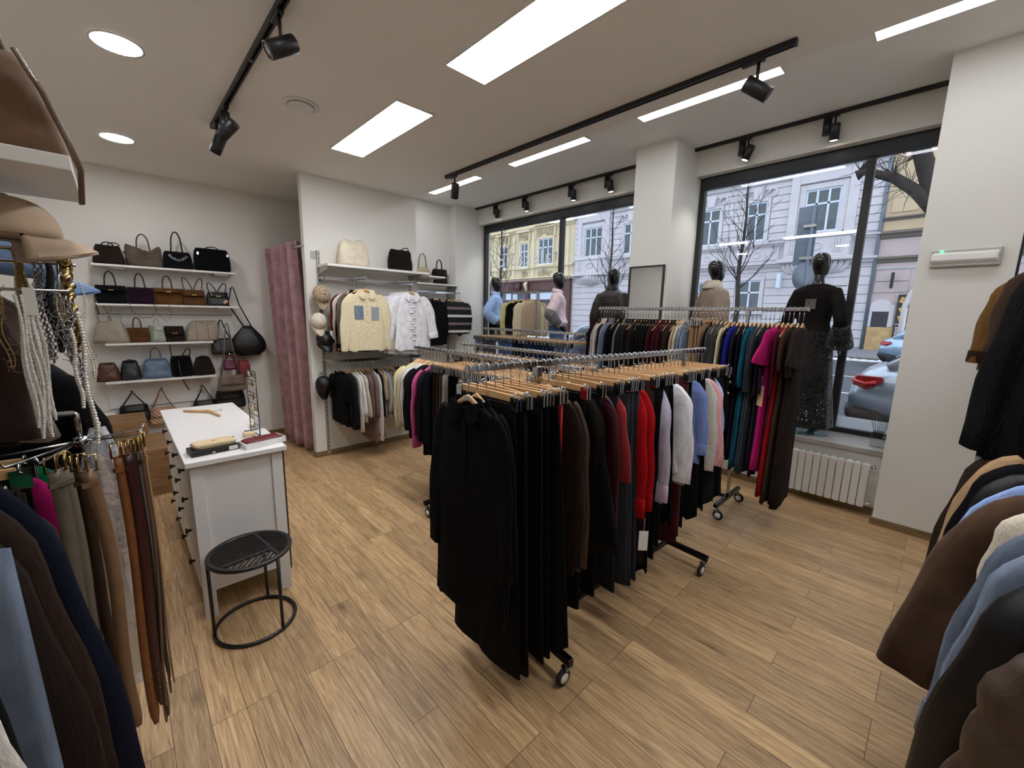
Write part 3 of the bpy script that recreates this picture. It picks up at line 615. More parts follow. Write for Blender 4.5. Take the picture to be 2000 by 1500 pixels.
part('console', MB().tube([(FX-.4, 28.1, 4.75), (FX-.6, 28.1, 4.6), (FX-.45, 28.1, 4.2), (FX-.36, 28.1, 3.95)], [.16, .2, .14, .08], 8), 'stone_cream', t)
x = text('shop_sign', 'Salted', .62, 'text_brown', face_mx(FX-.31, 29.85, 4.28), t, .01, 1.2)
em = thing('sign_emblem', 'round dark hanging sign in front of the maroon shop front', 'sign', (FX-.55, 29.25, 4.45))
part('disc', MB().lathe([(0, -.03), (.42, -.03), (.42, .03), (0, .03)], 28, (FX-.55, 29.25, 4.45), Euler((0, R_(90), 0)).to_matrix().to_4x4()), 'shop_maroon', em); part('rim', MB().tube(arc((FX-.58, 29.25, 4.45), .42, 0, 2*pi, 28, (0, 1, 0), (0, 0, 1))[:-1], .03, 6, True), 'text_brown', em)
part('bracket', MB().cyl((FX-.55, 29.25, 4.87), (FX-.3, 29.25, 4.93), .025), 'black_metal', em)
# cream house on the right
t = bld('tenement_house', 'cream house with an arched doorway beside the chalkboard menu', -14, 3.0, 15, 'stucco_pink')
part('upper_wall', MB().box(FX-.04, FX-.001, -14, 2.95, 6.3, 14.5), 'stucco_cream', t)
for z, d, h, m in ((5.95, .35, .35, 'stone_grey'), (4.75, .28, .3, 'stone_grey'), (4.4, .1, .12, 'stone_pale'), (6.8, .2, .2, 'stone_grey')): cornice(t, -14, 2.97, z, m, d, h)
bands(t, -14, 2.95, 1.6, 4.4, .56, 'stucco_pink', [(2.05, 3.0, 1.4, 2.85), (-1.3, 1.65, 0, 4.3)], .06)
part('tan_plinth', MB().box(FX-.12, FX-.001, 1.9, 2.98, GZ, 1.5), 'plaster_tan', t); part('plinth', MB().box(FX-.1, FX-.001, -14, -1.2, GZ, 1.4), 'stone_grey', t)
part('arched_lintel', MB().prism([(FX-.1, 2.0, 2.3), (FX-.1, 2.98, 2.3), (FX-.1, 2.98, 2.7)]+[(FX-.1, 2.55+.42*cos(a), 2.62+.3*sin(a)) for a in [k*pi/10 for k in range(11)]]+[(FX-.1, 2.0, 2.7)], (.099, 0, 0)), 'stone_pale', t)
part('window_reveal', MB().box(FX-.1, FX-.001, 2.0, 2.2, 1.52, 2.29).box(FX-.1, FX-.001, 2.86, 2.98, 1.52, 2.29), 'stone_pale', t)
part('shutter', MB().box(FX-.06, FX-.001, 2.2, 2.86, 1.5, 2.58), 'navy_shutter', t)
part('door_arch', MB().tube([(FX-.15, 1.62, GZ), (FX-.15, 1.62, 2.5)]+arc((FX-.15, .2, 2.5), 1.42, 0, pi, 16, (0, 1, 0), (0, 0, 1))+[(FX-.15, -1.22, GZ)], .17, 8), 'stone_pale', t)
part('doorway', MB().prism([(FX-.05, 1.5, GZ), (FX-.05, 1.5, 2.5)]+arc((FX-.05, .2, 2.5), 1.3, 0, pi, 16, (0, 1, 0), (0, 0, 1))+[(FX-.05, -1.1, GZ)], (.049, 0, 0)), 'shop_maroon', t)
win(t, .2, 1.3, 7.2, 9.4, 1, .66, pane='pane_curtain'); part('wall_panel', MB().box(FX-.1, FX-.041, 1.75, 2.75, 7.2, 8.6).box(FX-.12, FX-.1, 1.85, 2.65, 7.9, 8.5), 'stucco_cream', t, bev=.03)
win(t, -3.6, -2.4, 7.2, 9.4, 1, .66); win(t, -4.6, -3.2, 1.7, 4.0, 1, .66)
# chalkboard menu
t = thing('menu_board', 'tall chalkboard menu with gold pictures at the arched doorway across the street', 'sign', (FX-.25, 1.68, .8))
part('board', MB().box(FX-.26, FX-.18, 1.44, 1.93, .8, 3.15), 'board_black', t, bev=.02)
for k, (z, r) in enumerate(((2.85, .35), (2.4, -.5), (1.98, -.35))):
    part('picture', MB().ob((FX-.268, 1.66+(.03 if k == 0 else 0), z), (.012, .3, .28), (r, 0, 0)), 'menu_gold', t, bev=.004)
    part('picture_sketch', MB().tube([(FX-.277, 1.66+.09*cos(k+j*1.3)*(1 if j % 2 else .4), z+.08*sin(k+j*1.3)) for j in range(8)], .008, 4), 'board_black', t)
x = text('menu_heading', 'DÖNER', .13, 'menu_white', face_mx(FX-.262, 1.66, 1.66), t, .004)
mb = MB(); random.seed(11)
for k in range(8):
    z = 1.5-k*.085; w = random.uniform(.16, .24); mb.box(FX-.266, FX-.26, 1.86-w, 1.86, z-.02, z+.02).box(FX-.266, FX-.26, 1.5, 1.56, z-.02, z+.02)
part('menu_lines', mb, 'menu_white', t)
t = thing('wall_sign', 'dark projecting sign on the cream house by the arch', 'sign', (FX-.4, 2.25, 3.45)); part('disc', MB().box(FX-.55, FX-.25, 2.2, 2.32, 3.45, 4.25), 'board_black', t, bev=.05); part('bracket', MB().cyl((FX-.3, 2.26, 3.9), (FX-.05, 2.26, 3.9), .03), 'black_metal', t)
t = thing('wall_sign', 'pale blue box sign on the lavender house behind the mannequins', 'sign', (FX-.4, 7.25, 3.6)); part('box', MB().box(FX-.6, FX-.2, 7.15, 7.35, 3.6, 4.45), 'window_white', t, bev=.03); part('bracket', MB().cyl((FX-.3, 7.25, 4.0), (FX-.02, 7.25, 4.0), .03), 'black_metal', t)
# traffic sign on its post
t = thing('traffic_sign', 'grey backs of two traffic signs on a post outside the near window', 'traffic sign', (9.9, 2.13, GZ))
part('post', MB().cyl((9.9, 2.06, GZ), (9.9, 2.06, 3.95), .03), 'sign_grey', t)
part('rectangular_sign', MB().box(9.94, 9.955, 1.99, 2.32, 2.85, 3.95), 'sign_grey', t, bev=.006)
part('round_sign', MB().lathe([(0, -.006), (.27, -.006), (.27, .006), (0, .006)], 28, (9.86, 2.08, 2.62), Euler((0, R_(90), R_(58))).to_matrix().to_4x4()), 'sign_grey', t)
part('clamp', MB().box(9.87, 9.94, 2.0, 2.2, 3.55, 3.6).box(9.87, 9.94, 2.0, 2.2, 2.95, 3.0), 'grey_metal', t)
# bare street trees
def tree(label, x, y, h, r, seed, material='bark', first=.3, spread=.7, depth=5):
    random.seed(seed); t = thing('street_tree', label, 'tree', (x, y, GZ)); tr = MB(); br = MB()
    tp = [(x+.04*sin(i), y+.05*cos(i*1.7), GZ+h*i/8) for i in range(9)]
    tr.tube(tp, [r*(1-.8*i/8) for i in range(9)], 8)
    def grow(p, d, L, rr, k):
        pts = [p]; q = p.copy(); dd = d.copy()
        for i in range(4):
            dd = (dd+Vector((random.uniform(-.22, .22), random.uniform(-.22, .22), random.uniform(-.05, .2)))).normalized(); q = q+dd*L/4; pts.append(q.copy())
        br.tube(pts, [rr*(1-.16*i) for i in range(5)], 4 if k < 3 else 6)
        if k > 0:
            for j in range(2 if k > 1 else 3):
                a = pts[random.choice((2, 3, 4))]; nd = (dd+Vector((random.uniform(-1, 1), random.uniform(-1, 1), random.uniform(-.3, .5)))*spread).normalized(); grow(a, nd, L*random.uniform(.55, .8), rr*.55, k-1)
    for i in range(int(h*2.6)):
        z = first+(1-first)*i/(h*2.6); a = i*2.4+random.random(); p = Vector(tp[min(8, int(z*8))]); p.z = GZ+h*z
        grow(p, Vector((cos(a)*.8, sin(a)*.8, .75)).normalized(), h*.2*(1.25-z), r*.35*(1.1-z), depth-2)
    part('trunk', tr, material, t); part('branches', br, material, t)
tree('thin bare tree across the street left of the square column', 20.5, 13.55, 7.5, .13, 5)
tree('thin bare tree across the street between the beige coat and lace dress', 21.2, 7.0, 8.2, .14, 9)
tree('thin bare tree at the far left edge of the left window', 17.5, 19.4, 7.5, .13, 12, first=.35)
t = thing('street_tree', 'thick dark tree with a sawn limb beside the near column', 'tree', (9.2, .35, GZ))
part('trunk', MB().tube([(9.2, .05, GZ), (9.2, .1, 2.0), (9.2, .27, 3.3), (9.2, .52, 4.0), (9.2, .7, 4.55), (9.2, .9, 6.0)], [.2, .17, .14, .12, .11, .07], 10), 'bark', t)
part('limb', MB().tube([(9.2, .33, 3.4), (9.15, .62, 3.78), (9.1, .9, 4.02), (9.05, 1.1, 4.1), (9.0, 1.26, 4.16), (9.0, 1.36, 4.12)], [.1, .085, .075, .06, .055, .085], 9).tube([(9.0, 1.3, 4.2), (8.98, 1.2, 4.35), (8.97, 1.0, 4.52), (8.95, .8, 4.7)], [.045, .035, .03, .02], 7), 'bark', t)
random.seed(21); tw = MB()
for i in range(70):
    s = random.choice([(9.0, 1.33, 4.2), (9.1, .9, 4.05), (9.15, .7, 3.85), (9.2, .7, 4.3), (9.0, 1.1, 4.45)]); p = Vector(s); d = Vector((random.uniform(-.6, .6), random.uniform(-.8, 1), random.uniform(-.5, 1))).normalized(); pts = [p.copy()]
    for k in range(4): d = (d+Vector((random.uniform(-.4, .4), random.uniform(-.4, .4), random.uniform(-.3, .4)))).normalized(); p = p+d*random.uniform(.08, .17); pts.append(p.copy())
    tw.tube(pts, [.006, .005, .004, .003, .002], 4)
part('twigs', tw, 'bark', t)
# parked cars, rear end towards +Y
def car(label, paint):
    t = thing('car', label, 'car', (0, 0, 0), inroom=False)
    def sec(y, zb, zt, w, tw):  # one body section: half widths at sill, belt and deck
        a = [(-w*.86, zb), (-w*.97, zb+.14), (-w, zb+(zt-zb)*.5), (-w*.97, zt-.12), (-tw, zt), (0, zt+.02), (tw, zt), (w*.97, zt-.12), (w, zb+(zt-zb)*.5), (w*.97, zb+.14), (w*.86, zb), (0, zb)]
        return [Vector((x, y, z)) for x, z in a]
    b = MB().loft([sec(.07, .56, .72, .6, .5), sec(.055, .5, .78, .74, .6), sec(.02, .46, .86, .8, .64), sec(-.04, .44, .95, .83, .64), sec(-.12, .42, 1.0, .86, .66), sec(-.3, .38, 1.04, .89, .7), sec(-.8, .34, 1.02, .91, .74), sec(-1.8, .3, 1.0, .92, .74), sec(-3.0, .3, .98, .92, .74), sec(-3.6, .3, .95, .91, .74), sec(-4.2, .34, .86, .88, .68), sec(-4.55, .4, .78, .78, .55), sec(-4.68, .45, .7, .62, .4)])
    part('body', b, paint, t)
    def g(y, z0, z1, w0, w1): return [Vector((x, y, z)) for x, z in ((-w0, z0), (-w1-.03, z1-.12), (-w1, z1-.03), (0, z1), (w1, z1-.03), (w1+.03, z1-.12), (w0, z0))]
    part('cabin_glass', MB().loft([g(-.22, 1.0, 1.04, .7, .62), g(-.55, 1.0, 1.24, .72, .6), g(-.95, 1.0, 1.4, .73, .58), g(-2.2, .99, 1.43, .73, .58), g(-2.8, .98, 1.32, .73, .58), g(-3.5, .95, 1.0, .72, .6)]), 'car_glass', t)
    part('roof', MB().loft([[Vector((x, y, z)) for x, z in ((-w, z0), (0, z0+.03), (w, z0), (w, z0-.04), (-w, z0-.04))] for y, z0, w in ((-.45, 1.26, .56), (-.95, 1.42, .58), (-2.2, 1.45, .58), (-2.75, 1.36, .57))]), paint, t)
    for s in (-1, 1):
        part('rear_pillar', MB().tube([(s*.73, -.28, 1.02), (s*.68, -.7, 1.28), (s*.62, -1.05, 1.41)], [.07, .09, .05], 8, flat=.5), paint, t)
        tl = part('tail_lamp', MB().prism([(s*.80, .03, .80), (s*.885, -.12, .76), (s*.925, -.27, .87), (s*.905, -.26, .93), (s*.8, .0, .92)], (-s*.12, .02, 0)), 'tail_red', t, bev=.01)
        part('lamp_strip', MB().tube([(s*.82, .03, .86), (s*.89, -.1, .83), (s*.915, -.2, .86)], .018, 6), 'tail_bright', tl)
        for y in (-.85, -3.75): part('wheel', MB().lathe([(0, -.1), (.2, -.1), (.3, -.1), (.33, -.06), (.33, .06), (.3, .1), (.2, .1), (0, .1)], 24, (s*.84, y, .33), Euler((0, R_(90), 0)).to_matrix().to_4x4()), 'rubber', t)
    part('bumper', MB().loft([[Vector((x*w, y+yy*(1-abs(x)**3*.0), z)) for x, yy in ((-1, 0), (-.7, .03), (0, .05), (.7, .03), (1, 0))]+[Vector((x*w*.95, y-.5, z)) for x in (1, .5, 0, -.5, -1)] for y, z, w in ((-.16, .2, .8), (-.06, .26, .86), (.05, .42, .87), (.06, .5, .86))]), 'car_dark', t)
    part('number_plate', MB().box(-.26, .26, .0, .015, .66, .77), 'paper_white', t)
    part('wiper', MB().cyl((0, -.22, 1.05), (.3, -.42, 1.17), .015), 'black_matte', t)
    return t
c = car('silver estate car parked right outside the near window', 'car_silver'); c.location = (7.45, .71, GZ)
def repaint(o, m):
    for ch in o.children:
        if ch.data.materials[0].name.startswith('car_silver'): ch.data = ch.data.copy(); ch.data.materials[0] = MATS[m]
c2 = dup(c, (7.55, 5.85, GZ), label='silver car parked behind the lace dress mannequin')
c3 = dup(c, (19.8, 1.5, GZ), label='pale blue car parked across the street, partly hidden by the column'); repaint(c3, 'car_blue')

# ------------------------------------------------------------------ garments and hangers
# garment frame: x along the rail, y across the shoulders, z = 0 at the rail
CW = {}
def C(words, hexa): CW[words] = hx(hexa); return words
for w, h in (('black', '0d0d0f'), ('jet black', '08080a'), ('charcoal', '1d1d20'), ('dark grey', '2b2c30'), ('grey', '77757a'), ('pale grey', 'a8a39c'), ('white', 'dedde0'), ('off white', 'd3cec4'), ('cream', 'd8cba9'), ('ivory', 'cfc5b0'),
             ('beige', 'b19d82'), ('tan', '9c7a52'), ('camel', 'a58664'), ('taupe', '6e6157'), ('brown', '3a2a20'), ('dark brown', '221a16'), ('chocolate', '2c1f1a'), ('rust', '6e2d1f'), ('burgundy', '3c121b'), ('wine', '4a1420'), ('red', '9c1016'), ('bright red', 'ab1118'),
             ('pink', 'd9a0a2'), ('hot pink', 'c2568c'), ('magenta', 'b01a63'), ('blush', 'c9aeb4'), ('yellow', 'c9c286'), ('light blue', '8ea6d4'), ('periwinkle', '7384ba'), ('royal blue', '1c1c7a'), ('teal', '0d4a5e'), ('petrol', '173642'), ('navy', '0d1220'), ('slate', '3b4048'),
             ('mauve', '7a605c'), ('plum', '2c1430'), ('denim blue', '3e5677'), ('dark denim', '1d2a45'), ('light denim', '717d8e'), ('washed denim', '5d6674'), ('green', '0e6a3c'), ('olive', '2f2c20'), ('coffee', '4b382a')): C(w, h)
MC = {}
def cached(key, fn):
    if key not in MC: MC[key] = fn()
    return MC[key]
def shz(y): return -.006-.098*(abs(y)/.19)**1.3          # shoulder line of the yoke below TOPZ
def body_mb(L, seed, ws=.2, wh=.23, neck=.07, t0=.35, fold=.35, kf=3, hem=.012, skirt=0, wst=None):
    """hanging body: shoulders on the hanger, folds growing towards the hem"""
    rnd = random.Random(seed); ph = [rnd.uniform(0, 6) for _ in range(6)]; rings = []; n = 26
    prof = [(shz(neck)-.004, neck, .42), (shz(neck), neck+.006, .5)]+[(shz(y)+.004, y, .5+.3*(y/ws)) for y in (.105, .14, .17, ws*.96)]+[(shz(ws)-.012, ws, .8)]
    zs = prof[-1][0]; K = 11
    for i in range(1, K+1):
        v = i/K; z = zs-(L+zs)*v; w = ws+(wh-ws)*v
        if wst: w *= 1-(1-wst)*math.exp(-((v-.3)/.14)**2)
        if skirt and v > .4: w += skirt*(v-.4)**1.2
        prof.append((z, w, .8+.2*min(1, v*3)))
    for i, (z, w, t) in enumerate(prof):
        v = max(0, -z/L); r = []
        for k in range(n):
            a = 2*pi*k/n; cx, cy = sin(a), cos(a)
            y = w*math.copysign(abs(cy)**.75, cy); x = t*.5*math.copysign(abs(cx)**.6, cx)
            f = fold*v*(sin(y/w*pi*kf+ph[0]+v*1.2)+.5*sin(y/w*pi*(kf*2.3)+ph[1]))
            zz = z+(hem*sin(y/w*pi*kf+ph[2]) if i == len(prof)-1 else 0)
            if i < 2 and cx > 0: zz -= .05*cx**2
            r.append(Vector((x+f*.5, y+.006*sin(v*9+ph[3])*min(1, v*4), zz)))
        rings.append(r)
    return MB().loft(rings)
def sl_path(L, s, out):
    P0 = Vector((0, s*.15, -.068)); P1 = Vector((0, s*(.21+out*.5), -.12-L*.12)); P2 = Vector((0, s*(.2+out), -.08-L))
    return lambda v: P0*(1-v)**2+P1*2*v*(1-v)+P2*v*v, lambda v: ((P1-P0)*2*(1-v)+(P2-P1)*2*v).normalized()
def sleeve_mb(L, seed, s, r0=.062, r1=.045, out=.03, bell=0, t0=.75, quilt=0):
    rnd = random.Random(seed*3+s+2); ph = rnd.uniform(0, 6); rings = []; K = 30 if quilt else 12; n = 16; P, D = sl_path(L, s, out)
    for i in range(K+1):
        v = i/K; c = P(v); d = D(v); nn = Vector((0, -d.z*1.0, d.y)); nn = nn if nn.y > 0 else -nn
        ry = (.022+(r0-.022)*min(1, v/.3)**.7) if v < .3 else r0+(r1-r0)*((v-.3)/.7); ry += bell*max(0, v-.5)**1.5
        if bell and v > .93: ry *= .9
        if quilt: ry *= 1+.13*abs(sin(v*pi*quilt)); 
        rx = t0*.5*(.6+.4*min(1, v/.25))*(1-.1*v)*(1+.25*abs(sin(v*pi*quilt)) if quilt else 1)
        rings.append([c+Vector((rx*cos(2*pi*k/n)*(1+.25*sin(3*2*pi*k/n+ph+v*4)*v)+.14*sin(v*7+ph)*v, 0, 0))+nn*(ry*sin(2*pi*k/n)+.005*sin(v*15+ph+k*.4)*min(1, 3*v)) for k in range(n)])
    return MB().loft(rings)
def band_mb(z0, z1, w0, w1, t=.55, n=20):
    r = []
    for z, w, q in ((z0, w0*.98, .9), (z0-.003, w0, 1), (z1+.003, w1, 1), (z1, w1*.98, .9)):
        r.append([Vector((t*.5*q*math.copysign(abs(sin(2*pi*k/n))**.6, sin(2*pi*k/n)), w*math.copysign(abs(cos(2*pi*k/n))**.6, cos(2*pi*k/n)), z)) for k in range(n)])
    return MB().loft(r)
def leg_mb(L, s, seed, w=.1, wh=.11):
    rnd = random.Random(seed+s*5); ph = rnd.uniform(0, 6); r = []; n = 14
    for i in range(10):
        v = i/9; z = -.035-(L-.035)*v; ww = w+(wh-w)*v; yc = s*(.095+.012*v)
        r.append([Vector((.5*(.55+.25*v)*math.copysign(abs(sin(2*pi*k/n))**.7, sin(2*pi*k/n))+.1*sin(v*6+ph)*v+.16*v*sin(cos(2*pi*k/n)*3+ph), yc+ww*math.copysign(abs(cos(2*pi*k/n))**.8, cos(2*pi*k/n)), z+(.01*cos(2*pi*k/n+ph) if i == 9 else 0))) for k in range(n)])
    return MB().loft(r)
def skirt_mb(L, seed, w=.19, wh=.27, kf=4, fold=.45):
    rnd = random.Random(seed); ph = rnd.uniform(0, 6); r = []; n = 36
    for i in range(12):
        v = i/11; z = -.03-(L-.03)*v; ww = w+(wh-w)*v**.8; q = []
        for k in range(n):
            a = 2*pi*k/n; y = ww*math.copysign(abs(cos(a))**.8, cos(a)); x = .5*(.55+.4*v)*math.copysign(abs(sin(a))**.65, sin(a))
            q.append(Vector((x+fold*v*.7*sin(y/ww*pi*kf+ph), y, z+(.022*sin(y/ww*pi*kf+ph+.8) if i == 11 else 0))))
        r.append(q)
    return MB().loft(r)
def collar_mb(h=.035, w=.078, t=.6):
    n = 22; r = []
    for z, q in ((-.02, 1.0), (h*.5, 1.04), (h*.62, 1.08), (-.005-h*.3, 1.3), (-.012-h*.3, 1.24), (-.02, .97)):
        r.append([Vector((t*.5*q*sin(2*pi*k/n), w*q*cos(2*pi*k/n), z-.03-.05*max(0, sin(2*pi*k/n))**2)) for k in range(n)])
    return MB().loft(r, (False, False))
def mesh_for(fn, mat_, *a, **k):
    return cached((fn.__name__, mat_, a, tuple(sorted(k.items()))), lambda: fn(*a, **k).mesh(fn.__name__.split('_')[0], mat_))
TOPZ = -.108
def garment(kind, noun, color, m, L, P, rz, th, seed, opt):
    """one hanging garment: Empty at the rail, with body, sleeves, collar or waistband and legs as parts"""
    col = CW.get(color) or hx(color); sd = seed % 4
    t = bpy.data.objects.new(noun.replace(' ', '_').replace('-', '_'), None); COL.objects.link(t); t.location = P; t.rotation_euler = (0, 0, rz); t.empty_display_size = .03
    root_scale = (th, 1, 1)
    def add(nm, me, loc=(0, 0, TOPZ), c=None, mm=None, sc=1):
        o = put(nm, me, t, loc, c or col); o.scale = (th*sc, 1, 1); return o
    sl = opt.get('sl', .5); c2 = opt.get('sleeve_color')
    if kind in ('top', 'coat', 'dress'):
        w = dict(top=(.2, .235), coat=(.215, .27), dress=(.19, .2))[kind]
        add('body', mesh_for(body_mb, m, L, sd, ws=w[0], wh=opt.get('wh', w[1]), skirt=opt.get('skirt', .06 if kind == 'dress' else 0), wst=.82 if kind == 'dress' else None, fold=opt.get('fold', .3)))
        if sl:
            for s in (-1, 1):
                o = add('sleeve', mesh_for(sleeve_mb, opt.get('sm', m), sl, sd, s, r0=opt.get('r0', .07 if kind == 'coat' else .058), r1=opt.get('r1', .055 if kind == 'coat' else .045), out=opt.get('out', .03), bell=opt.get('bell', 0), t0=opt.get('st', .8), quilt=opt.get('quilt', 0)), c=hx(c2) if c2 else None)
                if opt.get('cuff'):
                    add('cuff', mesh_for(cuff_mb, m, sl, s, opt.get('r1', .045), opt.get('out', .03)), c=hx(opt['cuff']) if isinstance(opt['cuff'], str) else None)
        if opt.get('collar', kind == 'coat'): add('collar', mesh_for(collar_mb, opt.get('cm', m), .05 if kind == 'coat' else .034), c=hx(opt['collar']) if isinstance(opt.get('collar'), str) else None)
        if opt.get('pocket'):
            for s in (-1, 1): add('pocket', mesh_for(pocket_mb, m, s, L))
    elif kind == 'trousers':
        z = -.135; add('waistband', mesh_for(band_mb, m, .0, -.04, .185, .19), (0, 0, z))
        for s in (-1, 1): add('trouser_leg', mesh_for(leg_mb, m, L, s, sd, w=opt.get('w', .1), wh=opt.get('wh', .112)), (0, 0, z))
        if opt.get('belt'): add('belt', mesh_for(band_mb, 'leather', -.008, -.034, .192, .194, .75), (0, 0, z), c=CW['jet black'])
    elif kind == 'skirt':
        z = -.135; add('waistband', mesh_for(band_mb, m, .0, -.038, .185, .19), (0, 0, z))
        add('skirt_body', mesh_for(skirt_mb, m, L, sd, wh=opt.get('wh', .26)), (0, 0, z))
    if opt.get('wings'):          # open shirt collar and placket on the front
        for s in (-1, 1):
            w = MB().prism([(.5, s*.012, -.10), (.62, s*.03, -.035), (.5, s*.085, -.02), (.66, s*.095, -.085), (.7, s*.055, -.125)], (.07, 0, 0)); add('collar_wing', w.mesh('collar_wing', m))
        add('placket', MB().box(.5, .56, -.016, .016, -L+.03, -.1).mesh('placket', m))
    if opt.get('buttons'):
        bm = cached(('btn', opt['buttons']), lambda: MB().ell((0, 0, 0), .006, .012, .012, 10, 5).mesh('button', opt['buttons']))
        for y, z in opt.get('bpos', ((-.205, -.2), (-.215, -.27), (-.2, -.4))): put('button', bm, t, (0, y, z))
    if opt.get('tag'):
        s = opt.get('tside', -1); zt = opt.get('tz', -L-.05); yt = s*opt.get('ty', .24)
        tg = cached(('tag', opt['tag'], s, opt.get('ts', 1)), lambda: MB().box(-.001, .001, -.022*opt.get('ts', 1), .022*opt.get('ts', 1), -.1*opt.get('ts', 1), 0).mesh('price_tag', opt['tag']))
        o = put('price_tag', tg, t, (0, yt, zt)); o.rotation_euler = (0, 0, R_(50)); put('tag_string', cached(('string', opt.get('tl', .08)), lambda: MB().cyl((0, 0, 0), (0, 0, opt.get('tl', .08)), .0015, 5).mesh('tag_string', 'paper_white')), o)
    return t
def cuff_mb(L, s, r, out):
    P, D = sl_path(L, s, out); n = 16; rr = []
    for v, q in ((.9, .95), (.905, 1.08), (.995, 1.08), (1.0, .95)):
        c = P(v); d = D(v); nn = Vector((0, -d.z, d.y)); rr.append([c+Vector((.4*q*cos(2*pi*k/n), 0, 0))+nn*r*q*sin(2*pi*k/n) for k in range(n)])
    return MB().loft(rr)
def pocket_mb(s, L):
    return MB().box(.38, .46, s*.12-.05, s*.12+.05, -L*.72, -L*.5)
# ---- hangers
def hook_mb(r=.019, z1=-.095):
    p = [(0, 0, z1), (0, 0, -.05)]+[tuple(q) for q in arc((0, 0, 0), r, -pi/2+.35, 1.1*pi, 12, (0, 1, 0), (0, 0, 1))]
    p[1] = (0, .004, -.045); return MB().tube(p, .0025, 6)
def shoulder_mb():
    r = []; n = 10
    for i in range(17):
        u = -1+2*i/16; y = .186*u; zt = TOPZ+shz(y)-.003+.012*max(0, 1-abs(u)*2.6); hh = .03-.013*abs(u); th = .0065+.004*abs(u); x = .004*abs(u)**2
        if abs(u) > .99: hh *= .7; th *= .7
        r.append([Vector((x+th*cos(2*pi*k/n), y, zt-hh*.5+hh*.5*sin(2*pi*k/n))) for k in range(n)])
    return MB().loft(r)
def bar_mb(): return MB().box(-.0062, .0062, -.185, .185, -.122, -.094)
def clip_mb(s):
    y = s*.192; return MB().box(-.014, -.006, y-.02, y+.02, -.155, -.10).box(.006, .014, y-.02, y+.02, -.155, -.10).cyl((-.016, y, -.112), (.016, y, -.112), .008, 8).tube(arc((0, y, -.098), .014, 0, pi, 6, (1, 0, 0), (0, 0, 1)), .0026, 5)
def hanger(kind, P, rz, label, group, stick=False, dz=0):
    t = bpy.data.objects.new('clip_hanger' if kind == 'clip' else 'clothes_hanger', None); COL.objects.link(t); t.location = P; t.rotation_euler = (0, 0, rz); t.empty_display_size = .03
    tag(t, label, 'hanger', group)
    put('hook', cached('hook', lambda: hook_mb().mesh('hook', 'chrome')), t)
    if kind == 'clip':
        put('bar', cached('bar', lambda: bar_mb().mesh('bar', 'hanger_wood')), t)
        for s in (-1, 1): put('clip', cached(('clip', s), lambda: clip_mb(s).mesh('clip', 'chrome')), t)
        for c in t.children:
            if not c.name.startswith('hook'): c.location.z = dz
    else:
        y = put('yoke', cached('yoke', lambda: shoulder_mb().mesh('yoke', 'hanger_wood')), t)
        if stick: put('sticker', cached('stick', lambda: MB().box(.007, .0085, -.022, .022, -.13, -.113).mesh('sticker', 'tag_grey')), y)
    return t
# ---- a loaded rail.  spec = (kind, noun, colour words, material, length, options)
ALLG = []
def load(where, P0, P1, specs, s0=.03, s1=.97, endname='near', jit=5, flip=False, th=None, extra_rz=0, group=None, hgroup=None, tilt=0):
    P0 = Vector(P0); P1 = Vector(P1); d = P1-P0; Ln = d.length; rz0 = math.atan2(d.y, d.x)+extra_rz
    n = len(specs); pitch = Ln*(s1-s0)/max(1, n-1) if n > 1 else .05
    cnt = {}; tot = {}
    for sp in specs: tot[(sp[1], sp[2])] = tot.get((sp[1], sp[2]), 0)+1
    rnd = random.Random(sum(map(ord, where)))
    for i, sp in enumerate(specs):
        kind, noun, color, m, L = sp[:5]; opt = sp[5] if len(sp) > 5 else {}
        u = s0+(s1-s0)*(i/(n-1) if n > 1 else .5); P = P0+d*u+d.normalized()*rnd.uniform(-.12, .12)*pitch; rz = rz0+R_(rnd.uniform(-jit, jit))+opt.get('rz', 0)+(pi if flip else 0)
        k = (sp[1], sp[2]); j = cnt.get(k, 0); cnt[k] = j+1
        plural = noun in ('trousers', 'jeans', 'culottes')
        hint = opt.get('hint')
        cw = opt.get('words', color)
        nm = ('pair of ' if plural else '')+cw+' '+noun
        if hint: core = cw+' '+noun+' '+hint
        elif tot[k] > 1: core = ordn(j)+' '+cw+' '+noun+' from the '+endname
        else: core = cw+' '+noun
        thk = opt.get('th', th or pitch*.92)
        if kind != 'none':
            g = garment(kind, noun, color if color in CW else opt['hex'], m, L, P, rz, thk, i*7+len(where), opt)
            tag(g, core+' on the '+where, noun, group or 'clothes on the '+where); ALLG.append(g)
        clip = kind in ('trousers', 'skirt')
        if opt.get('hanger', True):
            hl = ('clip hanger of ' if clip else 'hanger of ')+core+', '+where
            hanger('clip' if clip or opt.get('clip') else 'shoulder', P, rz, 'wooden '+hl, hgroup or 'hangers on the '+where, opt.get('stick', False), 0)
def rep(n, *sp): return [sp]*n
